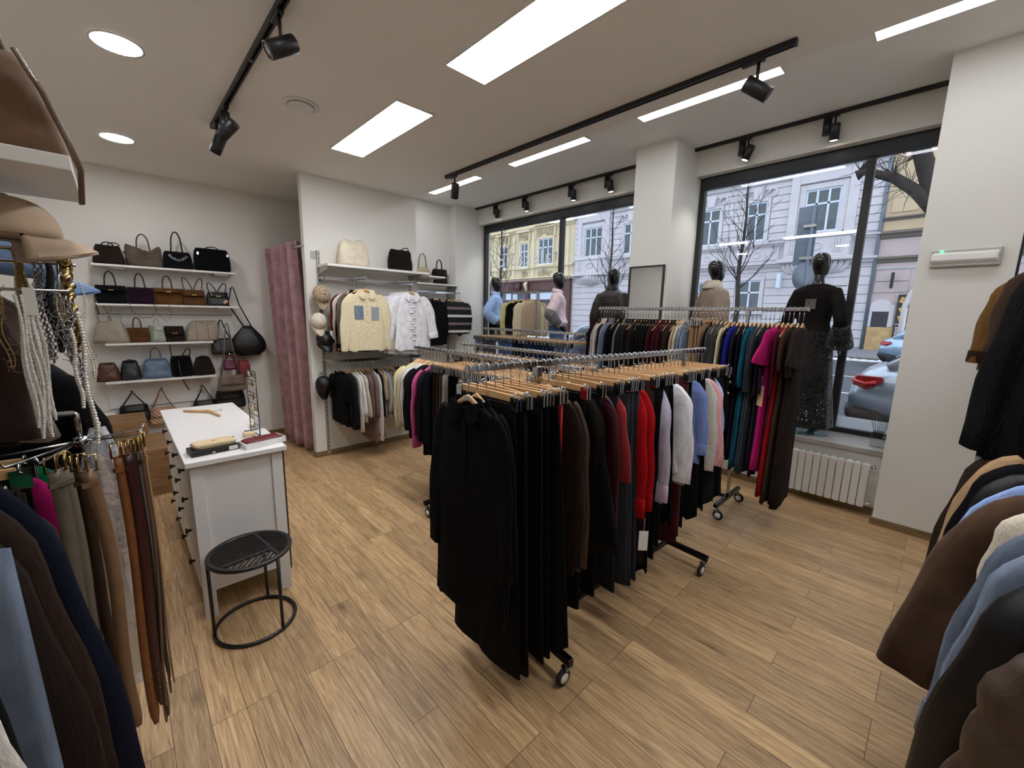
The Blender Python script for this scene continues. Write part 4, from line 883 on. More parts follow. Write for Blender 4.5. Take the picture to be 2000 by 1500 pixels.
# ---- wheeled rails
def rolling_rack(label, P0, P1, feet, half=.3, r=.0135, sq=True, post=.0):
    """chrome rail on two posts, two cross feet and four castors"""
    P0 = Vector(P0); P1 = Vector(P1); d = (P1-P0); dn = d.normalized(); nrm = Vector((-dn.y, dn.x, 0)); z = P0.z; rz = math.atan2(d.y, d.x)
    t = thing('clothes_rack', label, 'clothes rack', (P0.x, P0.y, 0), rz, inroom=False); L = d.length
    part('rail', MB().box(0, L, -.008, .008, z-.015, z+.015), 'chrome', t, bev=.004)
    part('rail_end', MB().box(-.006, 0, -.009, .009, z-.016, z+.016), 'chrome', t); part('rail_end', MB().box(L, L+.006, -.009, .009, z-.016, z+.016), 'chrome', t)
    for f in feet:
        x = f*L
        part('post', MB().box(x-.0125, x+.0125, -.0125, .0125, .15, z-.015), 'chrome', t); part('post_joint', MB().box(x-.018, x+.018, -.018, .018, z-.06, z-.012), 'chrome', t, bev=.004)
        part('foot', MB().box(x-.0175, x+.0175, -half, half, .115, .15), 'dark_chrome', t, bev=.003)
        for s in (-1, 1):
            y = s*(half-.03)
            c = part('castor', MB().cyl((x, y, .115), (x, y, .09), .012).box(x-.025, x+.0, y-.005, y+.005, .045, .095).box(x-.02, x+.03, y-.018, y+.018, .082, .095), 'chrome', t)
            part('wheel', MB().lathe([(0, -.011), (.03, -.011), (.042, -.009), (.045, 0), (.042, .009), (.03, .011), (0, .011)], 20, (x-.02, y, .045), Euler((R_(90), 0, 0)).to_matrix().to_4x4()), 'rubber', c)
            part('hub', MB().lathe([(0, -.0125), (.026, -.0125), (.026, .0125), (0, .0125)], 16, (x-.02, y, .045), Euler((R_(90), 0, 0)).to_matrix().to_4x4()), 'white_plastic', c)
    part('bottom_bar', MB().box(feet[0]*L, feet[1]*L, -.0125, .0125, .118, .146), 'dark_chrome', t)
    return t
T = 'trousers'
def tr(c, L=1.15, m='cotton', **o): return (T, 'trousers', c, m, L, o)
def sk(c, L=1.0, m='cotton', **o): return ('skirt', 'skirt', c, m, L, o)
def bl(c, L=.66, m='cotton', noun='blouse', **o): return ('top', noun, c, m, L, dict(dict(sl=.6, collar=True), **o))
def kn(c, L=.6, noun='sweater', **o): return ('top', noun, c, 'knit', L, dict(dict(sl=.55, r0=.085), **o))
def dr(c, L=1.3, m='cotton', **o): return ('dress', 'dress', c, m, L, dict(dict(sl=.3, collar=False), **o))
def ct(c, L=.85, m='cotton', noun='coat', **o): return ('coat', noun, c, m, L, dict(dict(sl=.6), **o))

# front rack, running left to right across the picture
A0, A1 = (1.05, 1.36, 1.55), (3.12, 1.21, 1.55)
FR = 'front rack'
rolling_rack('chrome wheeled clothes rack in front, loaded with black trousers and bright blouses', A0, A1, (.19, .86))
SA = [bl('jet black', 1.0, 'cotton', noun='long shirt', words='black beaded', sl=.68, out=.03, th=.05, collar=True, rz=.15+pi, stick=True, wings=True, buttons='pearl', bpos=((-.07, -.16),), hint='nearest the left end'), bl('black', .98, 'cotton', noun='long shirt', words='plain black', sl=.66, hint='just behind the beaded one', rz=.12+pi, wings=True, buttons='pearl', bpos=((-.07, -.16),))]
SA += rep(5, *tr('black', 1.24, wh=.15, th=.035))+[sk('jet black', 1.2, wh=.3, words='long black pleated', hint='at the left end')]
SA += [tr('bright red', 1.13, 'satin', words='red satin')]
SA += [bl('dark brown', .92, 'suede', noun='blouse', sl=.78, words='dark brown', hint='next to the red satin trousers'), bl('brown', .9, 'satin', sl=.8, words='shiny brown')]
SA += [tr('jet black', 1.1, words='high-waisted black', hint='left of the lace blouse'), bl('dark brown', .85, 'fur', noun='blouse', sl=.72, bell=.26, words='dark brown lace', st=1.1, out=.05), bl('black', .85, 'fur', noun='blouse', sl=.68, bell=.24, words='black lace', st=1.1, out=.05, hint='with flounced sleeves')]
SA += [tr('black', 1.1, words='belted black', belt=True, hint='right of the lace blouses'), bl('burgundy', .75, 'satin', sl=.68)]
SA += [tr('charcoal', 1.12, wh=.14, words='belted charcoal', belt=True), bl('red', .5, 'sequin', noun='top', sl=.42, words='red and black sequinned', bell=.1)]
SA += rep(3, *tr('dark grey', 1.12, wh=.15))
SA += [bl('bright red', .66, 'cotton', sl=.68, words='left red', hint='with gathered cuffs', cuff=True), bl('red', .66, 'cotton', sl=.66, words='right red', hint='with gathered cuffs', cuff=True, tag='paper_white', tz=-.98, ts=1.2)]
SA += [tr('chocolate', 1.08), sk('black', 1.15, wh=.24, words='long black flared', hint='beside the sequinned striped shirt'), tr('jet black', 1.1, words='plain black', hint='behind the flared skirt')]
SA += [bl('light blue', .75, 'cotton', noun='shirt', sl=.66, words='sequinned light blue', sleeve_color='c4bcd0', sm='sequin', cuff='c9b3c4')]
SA += rep(3, *tr('black', 1.02, hint=None)) if False else [tr('black', 1.02, words='cropped black', hint='left of the white shirt', buttons='gold', bpos=((-.2, -.98), (-.2, -1.04))), sk('black', .9, words='straight black', hint='left of the white shirt')]
SA += [bl('white', .62, 'cotton', noun='shirt', sl=.58, r0=.09, r1=.085, words='white'), bl('beige', .62, 'cotton', noun='shirt', sl=.6, words='beige', hint='behind the white shirt')]
SA += [tr('burgundy', 1.08), tr('coffee', 1.05, words='dark coffee'), tr('black', 1.0, words='black', hint='left of the blue shirt')]
SA += [bl('periwinkle', .6, 'cotton', noun='shirt', sl=.46, words='periwinkle blue', cuff=True), sk('black', .95, words='flared black', hint='behind the blue shirt'), sk('jet black', .93, words='flared black', hint='left of the cream cardigan')]
SA += [bl('off white', .62, 'knit', noun='cardigan', sl=.6, words='cream fine-knit', collar=False), bl('pink', .62, 'cotton', sl=.56, bell=.16, r0=.085, words='pale pink', cuff=True)]
SA += [sk('charcoal', .9, words='charcoal', hint='right of the pink blouse'), ('top', 'shirt', 'light blue', 'stripe_blue', .6, dict(sl=.5, words='blue and white striped', collar=True))]
SA += [sk('black', .9, words='black pleated', hint='second from the right end'), sk('charcoal', .88, words='dark pleated', hint='third from the right end'), tr('jet black', .88, words='black sailor', hint='with gold buttons at the right end', buttons='brass_clip', bpos=((-.2, -.17), (-.21, -.21), (-.205, -.29)))]
load(FR, A0, A1, SA, .0, .985, 'left', jit=8, th=.042)
bd = MB(); random.seed(31)
for k in range(150):
    q = random.random()
    if q < .45: y, z = random.choice((-1, 1))*random.gauss(.045, .02), random.uniform(-.75, -.17)
    elif q < .7: y, z = random.choice((-1, 1))*random.gauss(.075, .02), -.15-random.random()*.1
    else: y, z = random.choice((-1, 1))*random.uniform(.185, .225), random.uniform(-.5, -.33)
    r_ = random.uniform(.0016, .0034); bd.ell(((.014 if abs(y) > .18 else .021)+.003*random.random(), y, z), r_, r_, r_, 6, 4)
o = put('sequins', bd.mesh('sequins', 'dark_chrome'), ALLG[0]); o['kind'] = 'stuff'
# twin rails behind it, running away from the camera
B0, B1 = (2.1, 1.55, 1.445), (2.1, 3.56, 1.445)
rolling_rack('chrome wheeled rack behind the front rack, left of two running away', B0, B1, (.12, .7))
SB = rep(1, *tr('taupe', .95))+[tr('pale grey', .95, words='pale grey', hint='nearest the front rack')]
SB += rep(6, *tr('black', 1.0))+rep(3, *tr('dark brown', 1.0))+rep(4, *tr('charcoal', 1.0))+rep(3, *tr('grey', 1.0))
SB += [tr('taupe', 1.0, words='ribbed taupe', hint='in the middle')]+rep(3, *tr('jet black', 1.0))+[tr('pale grey', 1.0, words='ribbed pale grey', hint='beside the ribbed taupe pair'), tr('coffee', .98), tr('olive', .98, words='grey green')]
SB += [tr('chocolate', 1.0, words='chocolate', hint='next to the navy sweater'), bl('black', .8, noun='blouse', sl=.6), kn('navy', .8, sl=.6, words='dark navy'), bl('burgundy', .6, noun='blouse', sl=.55), kn('hot pink', .75, sl=.68, words='bright pink'), kn('black', .66, words='black', sl=.6), kn('charcoal', .62, words='charcoal')]
SB += [kn('white', .6, words='white', sl=.48), kn('ivory', .6, words='ivory', sl=.5), kn('cream', .62, noun='cardigan', words='cream'), kn('yellow', .6, sl=.46, words='pale yellow', cuff=True)]
load('left inner rack', B0, B1, SB, .02, .98, 'near', jit=5)
C0, C1 = (2.78, 1.98, 1.445), (2.78, 3.72, 1.445)
rolling_rack('chrome wheeled rack behind the front rack, right of two running away', C0, C1, (.15, .85))
SC_ = rep(5, *sk('black', .8))+rep(4, *tr('jet black', .95))+rep(4, *tr('navy', .95))+rep(5, *sk('charcoal', .75))+rep(3, *tr('taupe', .95))+rep(4, *tr('dark grey', .95))+rep(3, *sk('chocolate', .7))+rep(4, *tr('black', .95))
load('right inner rack', C0, C1, SC_, .03, .97, 'near', jit=6)
# jeans rack and dress rack in one line before the windows
D0, D1 = (3.98, 2.92, 1.565), (3.98, 4.78, 1.565)
rolling_rack('chrome wheeled rack full of jeans before the far window', D0, D1, (.15, .85))
def jn(c, **o): return (T, 'jeans', c, 'denim', .98, o)
SD = rep(3, *jn('light denim'))+rep(3, *jn('washed denim'))+rep(9, *jn('dark denim'))+rep(3, *jn('navy'))+rep(5, *jn('denim blue'))+[jn('white', words='patched grey', hint='with the white label'), jn('slate', words='dark slate', hint='in the middle')]+rep(4, *jn('slate'))+rep(3, *(T, 'jeans', 'denim blue', 'denim', .98, dict(words='far denim blue', hint=None)))[:0]+[jn('grey', words='mid grey', hint='at the far end'), jn('washed denim', words='faded', hint='at the far end'), jn('light denim', words='pale faded', hint='at the far end')]
load('jeans rack', D0, D1, SD, .02, .98, 'near', jit=5)
E0, E1 = (4.0, .78, 1.865), (4.0, 2.76, 1.865)
rolling_rack('tall chrome wheeled rack of dresses before the near window', E0, E1, (.22, .82))
def bz(c, L=.7, **o): return ct(c, L, noun='blazer', **dict(dict(sl=.55, collar=True), **o))
SE = [dr('dark brown', 1.52, sl=.26, bell=.5, r0=.09, r1=.09, out=.08, words='long dark brown flutter-sleeve', hint='at the near end', th=.06), dr('dark brown', 1.5, sl=.34, bell=.2, words='long dark brown', hint='second from the near end', th=.05), dr('brown', 1.5, sl=.3, words='ruched brown', th=.05)]
SE += [dr('red', 1.45, sl=0, words='dark red'), dr('wine', 1.45, sl=.5, r0=.08, words='wine red'), dr('magenta', 1.25, sl=.26, bell=.5, r0=.08, r1=.09, out=.08, words='magenta flutter-sleeve', th=.05, tag='tag_tan', ts=1.7, tz=-.62, ty=.22), dr('plum', 1.3, sl=.5, words='plum'), dr('charcoal', 1.25, sl=.52, words='charcoal', hint='beside the plum dress'), dr('slate', 1.3, sl=.5, words='slate glitter', hint='beside the teal dresses'), dr('slate', 1.3, sl=.5, words='slate', hint='second beside the teal dresses')]
SE += [dr('teal', 1.25, sl=.46, bell=.12, words='teal', hint='with balloon sleeves', th=.05), dr('petrol', 1.28, sl=.45, words='petrol'), dr('navy', 1.2, sl=.5, words='navy', hint='left of the petrol dress'), dr('charcoal', .95, sl=.5, words='short charcoal', hint='beside the royal blue dress'), dr('royal blue', 1.22, sl=.55, words='royal blue', th=.05), dr('black', 1.0, sl=.5, words='black', hint='right of the cream lace one'), dr('cream', .8, 'knit', sl=.55, words='cream lace')]
SE += rep(2, *bl('black', .66, 'sequin', noun='top', words='black sequinned', sl=.5))+[bl('dark grey', .66, 'sequin', noun='top', words='grey glitter', sl=.5), bl('black', .62, noun='cardigan', words='black', hint='beside the sequinned tops')]
SE += rep(4, *tr('camel', .8, wh=.12))+rep(3, *bl('light denim', .6, 'denim', noun='shirt', words='light denim', sl=.5))+[bl('ivory', .6, noun='blouse', words='zebra print ivory'), bl('beige', .6, noun='blouse', words='beige')]
SE += rep(2, *bz('chocolate'))+rep(4, *bz('burgundy'))+rep(5, *bz('black'))+rep(3, *bz('dark brown'))+rep(2, *bz('charcoal'))+[bz('grey', m='knit', words='salt and pepper')]+rep(2, *bz('jet black', words='black tailored'))+[bz('navy')]
SE += [ct('washed denim', .66, 'denim', noun='jacket', words='washed denim'), ct('light denim', .66, 'denim', noun='jacket', words='light denim'), ct('dark brown', .6, 'leather', noun='jacket', words='dark leather', sl=.3), ct('off white', .62, 'knit', noun='cardigan', words='off white'), ct('pale grey', .62, 'knit', noun='cardigan', words='pale grey'), ct('burgundy', .64, noun='blazer', words='wine', hint='near the far end'), ct('black', .62, noun='jacket', words='black trimmed', hint='at the far end')]
load('dress rack', E0, E1, SE, .012, .985, 'near', jit=5, flip=True)

# ------------------------------------------------------------------ sales counter (chest of drawers) and what lies on it
t = thing('chest_of_drawers', 'white chest of drawers used as a counter, black knobs on its left side', 'chest of drawers', (.44, 3.5, 0))
X0, X1, Y0, Y1 = .21, .665, 2.73, 4.27
part('top', MB().box(X0-.02, X1+.02, Y0-.03, Y1+.03, .93, .96), 'dresser_white', t, bev=.004)
part('carcass', MB().box(X0+.02, X1, Y0+.045, Y1-.045, .14, .93), 'dresser_white', t)
part('side_panel', MB().box(X0+.06, X1-.06, Y0+.012, Y0+.03, .16, .93), 'dresser_white', t); part('side_panel', MB().box(X0+.06, X1-.06, Y1-.03, Y1-.012, .16, .93), 'dresser_white', t)
for x0 in (X0, X1-.06):
    for y0 in (Y0, Y1-.06): part('leg', MB().box(x0, x0+.06, y0, y0+.06, 0, .93), 'dresser_white', t, bev=.003)
part('apron', MB().box(X0+.005, X0+.02, Y0+.06, Y1-.06, .13, .17), 'dresser_white', t)
part('back_panel', MB().box(X1+.004, X1+.014, Y0+.02, Y1-.02, .12, .925), 'dark_back', t, label='dark brown back panel')
def drawer(y0, y1, z0, z1):
    d = part('drawer', MB().box(X0-.004, X0+.02, y0, y1, z0, z1), 'dresser_white', t, bev=.003)
    for y in ((y0+y1)/2-(y1-y0)*.27, (y0+y1)/2+(y1-y0)*.27) if y1-y0 > .5 else ((y0+y1)/2,):
        k = MB().lathe([(0, 0), (.007, 0), (.007, .014), (.017, .02), (.017, .028), (0, .03)], 14, (X0-.004, y, (z0+z1)/2), Euler((0, R_(-90), 0)).to_matrix().to_4x4()); part('knob', k, 'black_metal', d)
ya, ym, yb = Y0+.065, (Y0+Y1)/2, Y1-.065
for k in range(4): drawer(ya+k*(yb-ya)/4+.004, ya+(k+1)*(yb-ya)/4-.004, .775, .915)
for z0, z1 in ((.575, .765), (.375, .565), (.18, .365)): drawer(ya+.004, ym-.004, z0, z1); drawer(ym+.004, yb-.004, z0, z1)
# loose hanger on top
t = thing('clothes_hanger', 'loose light wooden hanger lying on the white counter top', 'hanger', (.47, 3.95, .96), R_(-62), inroom=False)
part('yoke', MB().tube([(-.2, -.06, .012), (-.12, -.035, .012), (-.04, -.004, .012), (0, .004, .012), (.04, -.004, .012), (.12, -.035, .012), (.2, -.06, .012)], [.008, .011, .014, .016, .014, .011, .008], 10, flat=.75), 'hanger_wood', t)
part('hook', MB().tube([(0, 0, .012), (0, .05, .008)]+[tuple(q) for q in arc((0, .075, .006), .022, -pi/2, pi*.9, 10, (1, 0, 0), (0, 1, 0))], .0022, 6), 'chrome', t)
# purse on a black box
t = thing('gift_box', 'flat black box with a white sticker under the cream purse on the counter', 'box', (.34, 2.86, .96), R_(5), inroom=False)
part('box', MB().box(-.115, .115, -.06, .06, .001, .032), 'black_box', t, bev=.003); part('sticker', MB().box(.065, .108, -.0612, -.06, .006, .027), 'paper_white', t); part('stud', MB().ell((-.01, -.0605, .009), .009, .002, .005), 'cream_leather', t)
lo = text('sticker_lines', 'obsidian', .009, 'text_brown', Matrix.Translation((.0865, -.0616, .017)) @ Euler((R_(90), 0, 0)).to_matrix().to_4x4(), t, .0002)
t = thing('purse', 'cream zip purse lying on the black box on the counter', 'purse', (.345, 2.865, .992), R_(6), inroom=False)
def rbox(a, b, h, z0=0, n=28, e=.35, tap=.96):
    r = []
    for z, q in ((z0, .93), (z0+h*.12, 1), (z0+h*.5, 1.0), (z0+h*.88, 1*tap+.03), (z0+h, .92)):
        r.append([Vector((a*q*math.copysign(abs(cos(2*pi*k/n))**e, cos(2*pi*k/n)), b*q*math.copysign(abs(sin(2*pi*k/n))**e, sin(2*pi*k/n)), z)) for k in range(n)])
    return r
part('body', MB().loft(rbox(.103, .052, .03)), 'cream_leather', t)
part('zip', MB().tube([(.106*math.copysign(abs(cos(a))**.35, cos(a)), .055*math.copysign(abs(sin(a))**.35, sin(a)), .016) for a in [2*pi*k/40 for k in range(40)]], .0022, 5, True), 'brass_clip', t)
part('zip_pull', MB().tube([(.108, .02, .016), (.112, .035, .022), (.11, .05, .018)], .0025, 5), 'gold', t)
part('emblem', MB().tube(arc((-.004, -.01, .0305), .006, 0, 2*pi, 10, (1, 0, 0), (0, .6, 0))[:-1], .0012, 5, True).tube(arc((.008, -.01, .0305), .006, 0, 2*pi, 10, (1, 0, 0), (0, .6, 0))[:-1], .0012, 5, True), 'gold', t)
# red case in a white tray
t = thing('gift_box', 'open white box holding the dark red case on the counter', 'box', (.585, 2.83, .96), R_(12), inroom=False)
part('base', MB().box(-.115, .115, -.058, .058, .001, .006), 'paper_white', t)
part('rim', MB().box(-.115, .115, -.058, -.054, .006, .034).box(-.115, .115, .054, .058, .006, .034).box(-.115, -.111, -.054, .054, .006, .034).box(.111, .115, -.054, .054, .006, .034), 'paper_white', t)
t = thing('case', 'dark red crocodile purse lying in the white box on the counter', 'purse', (.585, 2.835, .967), R_(12), inroom=False)
part('body', MB().loft(rbox(.106, .049, .034)), 'red_case', t); part('flap_seam', MB().box(-.1, .1, -.051, -.0495, .012, .014), 'red_case', t)
# earring stand
t = thing('earring_stand', 'black wire stand of earrings at the right of the counter', 'jewellery stand', (.6, 3.1, .96))
f = .0032; xa, xb = .582, .612
P4 = [(.60, 3.195, .963), (.60, 3.195, 1.385), (.615, 3.015, 1.385), (.615, 3.015, .963)]
part('frame', MB().tube([P4[0], P4[1]], f, 6).tube([P4[1], P4[2]], f, 6).tube([P4[2], P4[3]], f, 6).tube([P4[3], P4[0]], f, 6).tube([(.56, 3.195, .963), (.64, 3.195, .963)], f, 6).tube([(.575, 3.015, .963), (.655, 3.015, .963)], f, 6), 'black_metal', t)
for z in (1.32, 1.24, 1.165, 1.09, 1.03): part('cross_rod', MB().cyl((.60, 3.195, z), (.615, 3.015, z), .0022, 6), 'black_metal', t)
random.seed(5)
kinds = ['chrome', 'gold', 'pearl', 'steel', 'black_matte', 'gold', 'chrome']
for r_, (z, cnt) in enumerate(((1.385, 6), (1.32, 6), (1.24, 6), (1.165, 6), (1.09, 3))):
    for j in range(cnt):
        u = (j+.5)/6; x = .60+.015*u; y = 3.195-.18*u; m = random.choice(kinds); e = MB().tube(arc((x, y, z-.006), .006, 0, 2*pi, 8, (1, 0, 0), (0, 0, 1))[:-1], .001, 4, True)
        s = random.random()
        if s < .4: e.tube(arc((x, y, z-.026), .013, 0, 2*pi, 12, (0, 1, 0), (0, 0, 1))[:-1], .0024, 5, True)
        elif s < .75:
            for q in range(3): e.ell((x, y+.003*(q % 2), z-.016-q*.012), .005, .006, .006, 8, 5)
        else: e.ell((x, y, z-.028), .004, .010, .016, 8, 6)
        o = one('earring', e, m, ordn(j)+' earring from the left in the '+ordn(r_)+' row of the black wire stand', 'earring', 'earrings on the black wire stand')
one('necklace_pendant', MB().tube([(.606, 3.1, 1.09), (.604, 3.1, 1.04)], .002, 5).ell((.604, 3.1, 1.02), .004, .008, .02), 'gold', 'long gold pendant hanging low on the earring stand', 'pendant')
t = thing('jewellery_box', 'small cream box beside the earring stand on the counter', 'box', (.565, 3.06, .96)); part('box', MB().box(.53, .593, 3.03, 3.09, .961, .985), 'cream_leather', t, bev=.004); part('lid_seam', MB().box(.5295, .5935, 3.0295, 3.0905, .974, .9755), 'gold', t)
t = thing('leaflet_holder', 'clear acrylic holder with white paper behind the earring stand', 'holder', (.665, 3.28, .96), inroom=True)
part('stand', MB().box(.62, .68, 3.2, 3.35, .961, .964).box(.66, .664, 3.2, 3.35, .964, 1.08), 'clear_glass', t); part('paper', MB().box(.655, .6585, 3.21, 3.34, .965, 1.06), 'paper_white', t)
# ------------------------------------------------------------------ stool
t = thing('stool', 'black metal stool with a round slatted seat in front of the counter', 'stool', (.42, 2.53, 0))
sc = Vector((.42, 2.53, 0)); rs = .205
ring = MB().lathe([(rs-.022, .438), (rs, .438), (rs+.002, .45), (rs, .456), (rs-.022, .456), (rs-.022, .438)], 48, sc, caps=(False, False)); part('seat_rim', ring, 'black_metal', t)
sl = MB(); ri = rs-.02
R1a, R1b, R2a, R2b = Vector((.057, .175, 0)), Vector((.105, -.152, 0)), Vector((.082, -.068, 0)), Vector((-.15, -.095, 0))
def side(p, q, s): d = (q-p).normalized(); n = Vector((-d.y, d.x, 0))*s; return (n, n.dot(p)+.008)
def slat_field(ang, planes, pitch, w=.0040):
    d = Vector((cos(ang), sin(ang), 0)); n = Vector((-sin(ang), cos(ang), 0))
    for k in range(-14, 15):
        o = k*pitch
        if abs(o) >= ri: continue
        hh = math.sqrt(ri*ri-o*o); a, b = -hh, hh
        for (pn, pd) in planes:      # keep pn.(n*o+d*t) >= pd
            c = pn.dot(d); e = pd-pn.dot(n)*o
            if abs(c) < 1e-6:
                if e > 0: a, b = 1, 0
            elif c > 0: a = max(a, e/c)
            else: b = min(b, e/c)
        if b-a < .012: continue
        z = Vector((0, 0, .444)); p0 = sc+n*o+d*a+z; p1 = sc+n*o+d*b+z; sl.prism([p0-n*w, p1-n*w, p1+n*w, p0+n*w], (0, 0, .009))
left = side(R1a, R1b, -1); right = side(R1a, R1b, 1); up = side(R2b, R2a, 1); dn = side(R2b, R2a, -1)
slat_field(math.atan2(.027, .232), [left, up], .0205); slat_field(R_(-41), [right], .021); slat_field(R_(51), [left, dn], .0235)
part('seat_slats', sl, 'black_metal', t)
rb = MB()
for p, q in ((R1a, R1b), (R2a, R2b)):
    e = (q-p).normalized(); w = Vector((-e.y, e.x, 0))*.008; z = Vector((0, 0, .443)); p = p+sc; q = q+sc; rb.prism([p-w+z, q-w+z, q+w+z, p+w+z], (0, 0, .012))
part('seat_rib', rb, 'black_metal', t)
part('base_ring', MB().tube([(sc.x+.198*cos(2*pi*k/48), sc.y+.198*sin(2*pi*k/48), .012) for k in range(48)], .0095, 8, True), 'black_metal', t)
for a in (R_(178), R_(-62), R_(60)): part('leg', MB().cyl((sc.x+.197*cos(a), sc.y+.197*sin(a), .012), (sc.x+.197*cos(a), sc.y+.197*sin(a), .444), .0085, 10), 'black_metal', t)
# wooden boxes behind the counter
t = one('display_block', MB().box(-.12, .26, 5.02, 5.72, 0, .45), 'oak_box', 'lower oak block behind the counter, nearer the camera', 'display block', 'oak display blocks', bev=.004)
t = one('display_block', MB().box(-.5, .14, 5.74, 6.22, 0, .60), 'oak_box', 'higher oak block against the bag wall behind the lower one', 'display block', 'oak display blocks', bev=.004)
one('waste_bin', MB().lathe([(.0, .001), (.1, .001), (.12, .02), (.13, .5), (.12, .56), (.09, .6), (0, .6)], 28, (-.2, 6.38, .0)), 'white_plastic', 'white rounded bin by the bag wall, left of the hooks', 'bin')
# ------------------------------------------------------------------ bag wall
BY = 6.535
t = thing('wall_panel', 'white backing panel with slots behind the bag shelves', 'wall panel', (.5, 6.53, .25))
part('panel', MB().box(-.14, 1.13, 6.515, 6.539, .25, 2.3), 'white_laminate', t); part('slot', MB().box(-.14, 1.13, 6.513, 6.516, .60, .612), 'grey_plastic', t); part('slot', MB().box(-.14, 1.13, 6.513, 6.516, 1.69, 1.70), 'grey_plastic', t)
SH = []
for z, a, b, w in ((2.225, -.12, 1.16, 'top'), (1.81, -.13, 1.16, 'second'), (1.378, -.1, .86, 'third'), (.955, -.14, .86, 'lowest')):
    t = thing('wall_shelf', w+' white shelf on the bag wall', 'shelf', ((a+b)/2, 6.4, z), group='white shelves on the bag wall')
    part('board', MB().box(a, b, 6.26, 6.513, z-.022, z), 'white_laminate', t, bev=.002)
    for x in (a+.12, b-.22): part('bracket', MB().box(x, x+.14, 6.3, 6.51, z-.042, z-.0225), 'grey_metal', t)
def bag(label, x0, x1, z, h, m, color, d=.13, tap=.85, dt=.35, slump=0, handle=('arch', .12, 2), flap=0, clasp=None, strap=None, y=6.385, rz=0, chain=False, name='handbag', group='handbags on the wall shelves', hcol=None, lean=0, buckle=None, tagm=None, e=.45, drop=0):
    """one handbag standing at z: body, handles, flap, clasp, hanging strap"""
    w = (x1-x0)/2; cx = (x0+x1)/2; t = thing(name, label, 'bag', (cx, y, z), rz, group, inroom=False); col = CW.get(color) or hx(color); hc = (CW.get(hcol) or hx(hcol)) if hcol else col
    rnd = random.Random(int((x0*100+z*37)*10)); n = 30; r = []
    for i in range(9):
        v = i/8; ww = w*(1+(tap-1)*v)*(1+.05*sin(pi*v)); dd = d/2*(1+(dt-1)*v)*(1+.12*sin(pi*v)); q = []
        if drop: ww = w*(.6, .9, 1, 1, .93, .78, .58, .4, .26)[i]; dd = d/2*(.5, .85, 1, 1, .9, .8, .6, .45, .3)[i]
        if i in (0, 8): ww *= .93; dd *= .85
        for k in range(n):
            a = 2*pi*k/n; c_, s_ = cos(a), sin(a)
            xx = ww*math.copysign(abs(c_)**e, c_); zz = h*v - slump*(v**2)*(.5+.5*cos(xx/w*pi+(1 if slump < 0 else 0)))*abs(1)
            yy = dd*math.copysign(abs(s_)**e, s_)
            wr = .004*sin(xx*70+v*9+rnd.random()*.6)*sin(v*pi)+(.006 if slump else 0)*sin(xx*40+v*14)
            q.append(Vector((xx+lean*v*h, yy+(wr if s_ < 0 else -wr), zz+.001)))
        r.append(q)
    part('body', MB().loft(r), m, t, col)
    ht = h*.97-abs(slump)*.5
    if handle:
        kd, hh, cnt = handle; hm = 'leather' if m in ('suede', 'leather') else m
        for k in range(cnt):
            ys = (-1 if k == 0 else 1)*d*dt*.35; hw = w*.42
            if kd == 'arch': pts = [(-hw, ys, ht-.035)]+[tuple(q) for q in arc((0, ys*.6, ht+hh*.3), 1, pi, 0, 12, (hw*.82, 0, 0), (0, 0, hh*.7))]+[(hw, ys, ht-.035)]
            elif kd == 'lean': pts = [(-hw, ys, ht-.03)]+[(hw*.82*cos(a)+.05*k, ys-.0-hh*.55*sin(a)*(1 if k == 0 else -.1), ht+hh*.25*sin(a)+.012*k) for a in [pi-pi*j/12 for j in range(13)]]+[(hw, ys, ht-.03)]
            else: pts = [(-hw, ys, ht-.03)]+[tuple(q) for q in arc((.04*(-1)**k, ys*.6, ht), 1, pi, 0, 12, (hw*.8, 0, 0), (.04*(-1)**k, 0, hh))]+[(hw, ys, ht-.03)]
            part('handle', MB().tube(pts, .0062 if h > .16 else .005, 8), hm, t, hc)
    if flap:
        f = []
        for i in range(6):
            v = i/5; f.append([Vector((x_*(1-.06*v), -d*.5*(.55+.5*v)-.004+o, h*(1-flap*v)+.004)) for x_, o in ((-w*tap, 0), (-w*tap*.5, -.003), (0, -.004), (w*tap*.5, -.003), (w*tap, 0), (w*tap, .008), (-w*tap, .008))])
        part('flap', MB().loft(f), m, t, col)
    if clasp:
        zc = h*(1-(flap or .3)*.8); yc = -d*.5*1.08-.008; cb = MB()
        if clasp == 'bar': cb.box(-.022, .022, yc-.003, yc+.004, zc-.006, zc+.006)
        elif clasp == 'chain':
            for j in range(9):
                xx = (-1+j/4)*w*.55; cb.tube(arc((xx, yc+.002, h*.72-.045*(1-(j/4-1)**2)), .011, 0, 2*pi, 8, (1, 0, 0), (0, .3, 1))[:-1], .0026, 5, True)
        elif clasp == 'bit': cb.tube(arc((-.016, yc, zc), .011, 0, 2*pi, 10, (1, 0, 0), (0, 0, 1))[:-1], .0025, 5, True).tube(arc((.016, yc, zc), .011, 0, 2*pi, 10, (1, 0, 0), (0, 0, 1))[:-1], .0025, 5, True).cyl((-.006, yc, zc), (.006, yc, zc), .003, 6)
        part('clasp', cb, 'chrome' if clasp == 'chain' else 'gold', t)
    if buckle:
        for s in (-1, 1): part('buckle', MB().box(s*w*buckle-.009, s*w*buckle+.009, -d*.5-.012, -d*.5+.0, h*.68, h*.8), 'chrome', t)
    if strap:
        part('strap', MB().tube([(a*w, b, c) for a, b, c in strap], .006, 6, flat=.35), 'leather', t, hc)
    if chain:
        lk = MB()
        for sx in (-.35, .35):
            for j in range(9): lk.ell((w*sx, -d*.5*1.08-.004, h*(.15+.08*j)), .0035, .003, .008, 6, 4)
        part('chain', lk, 'black_metal', t)
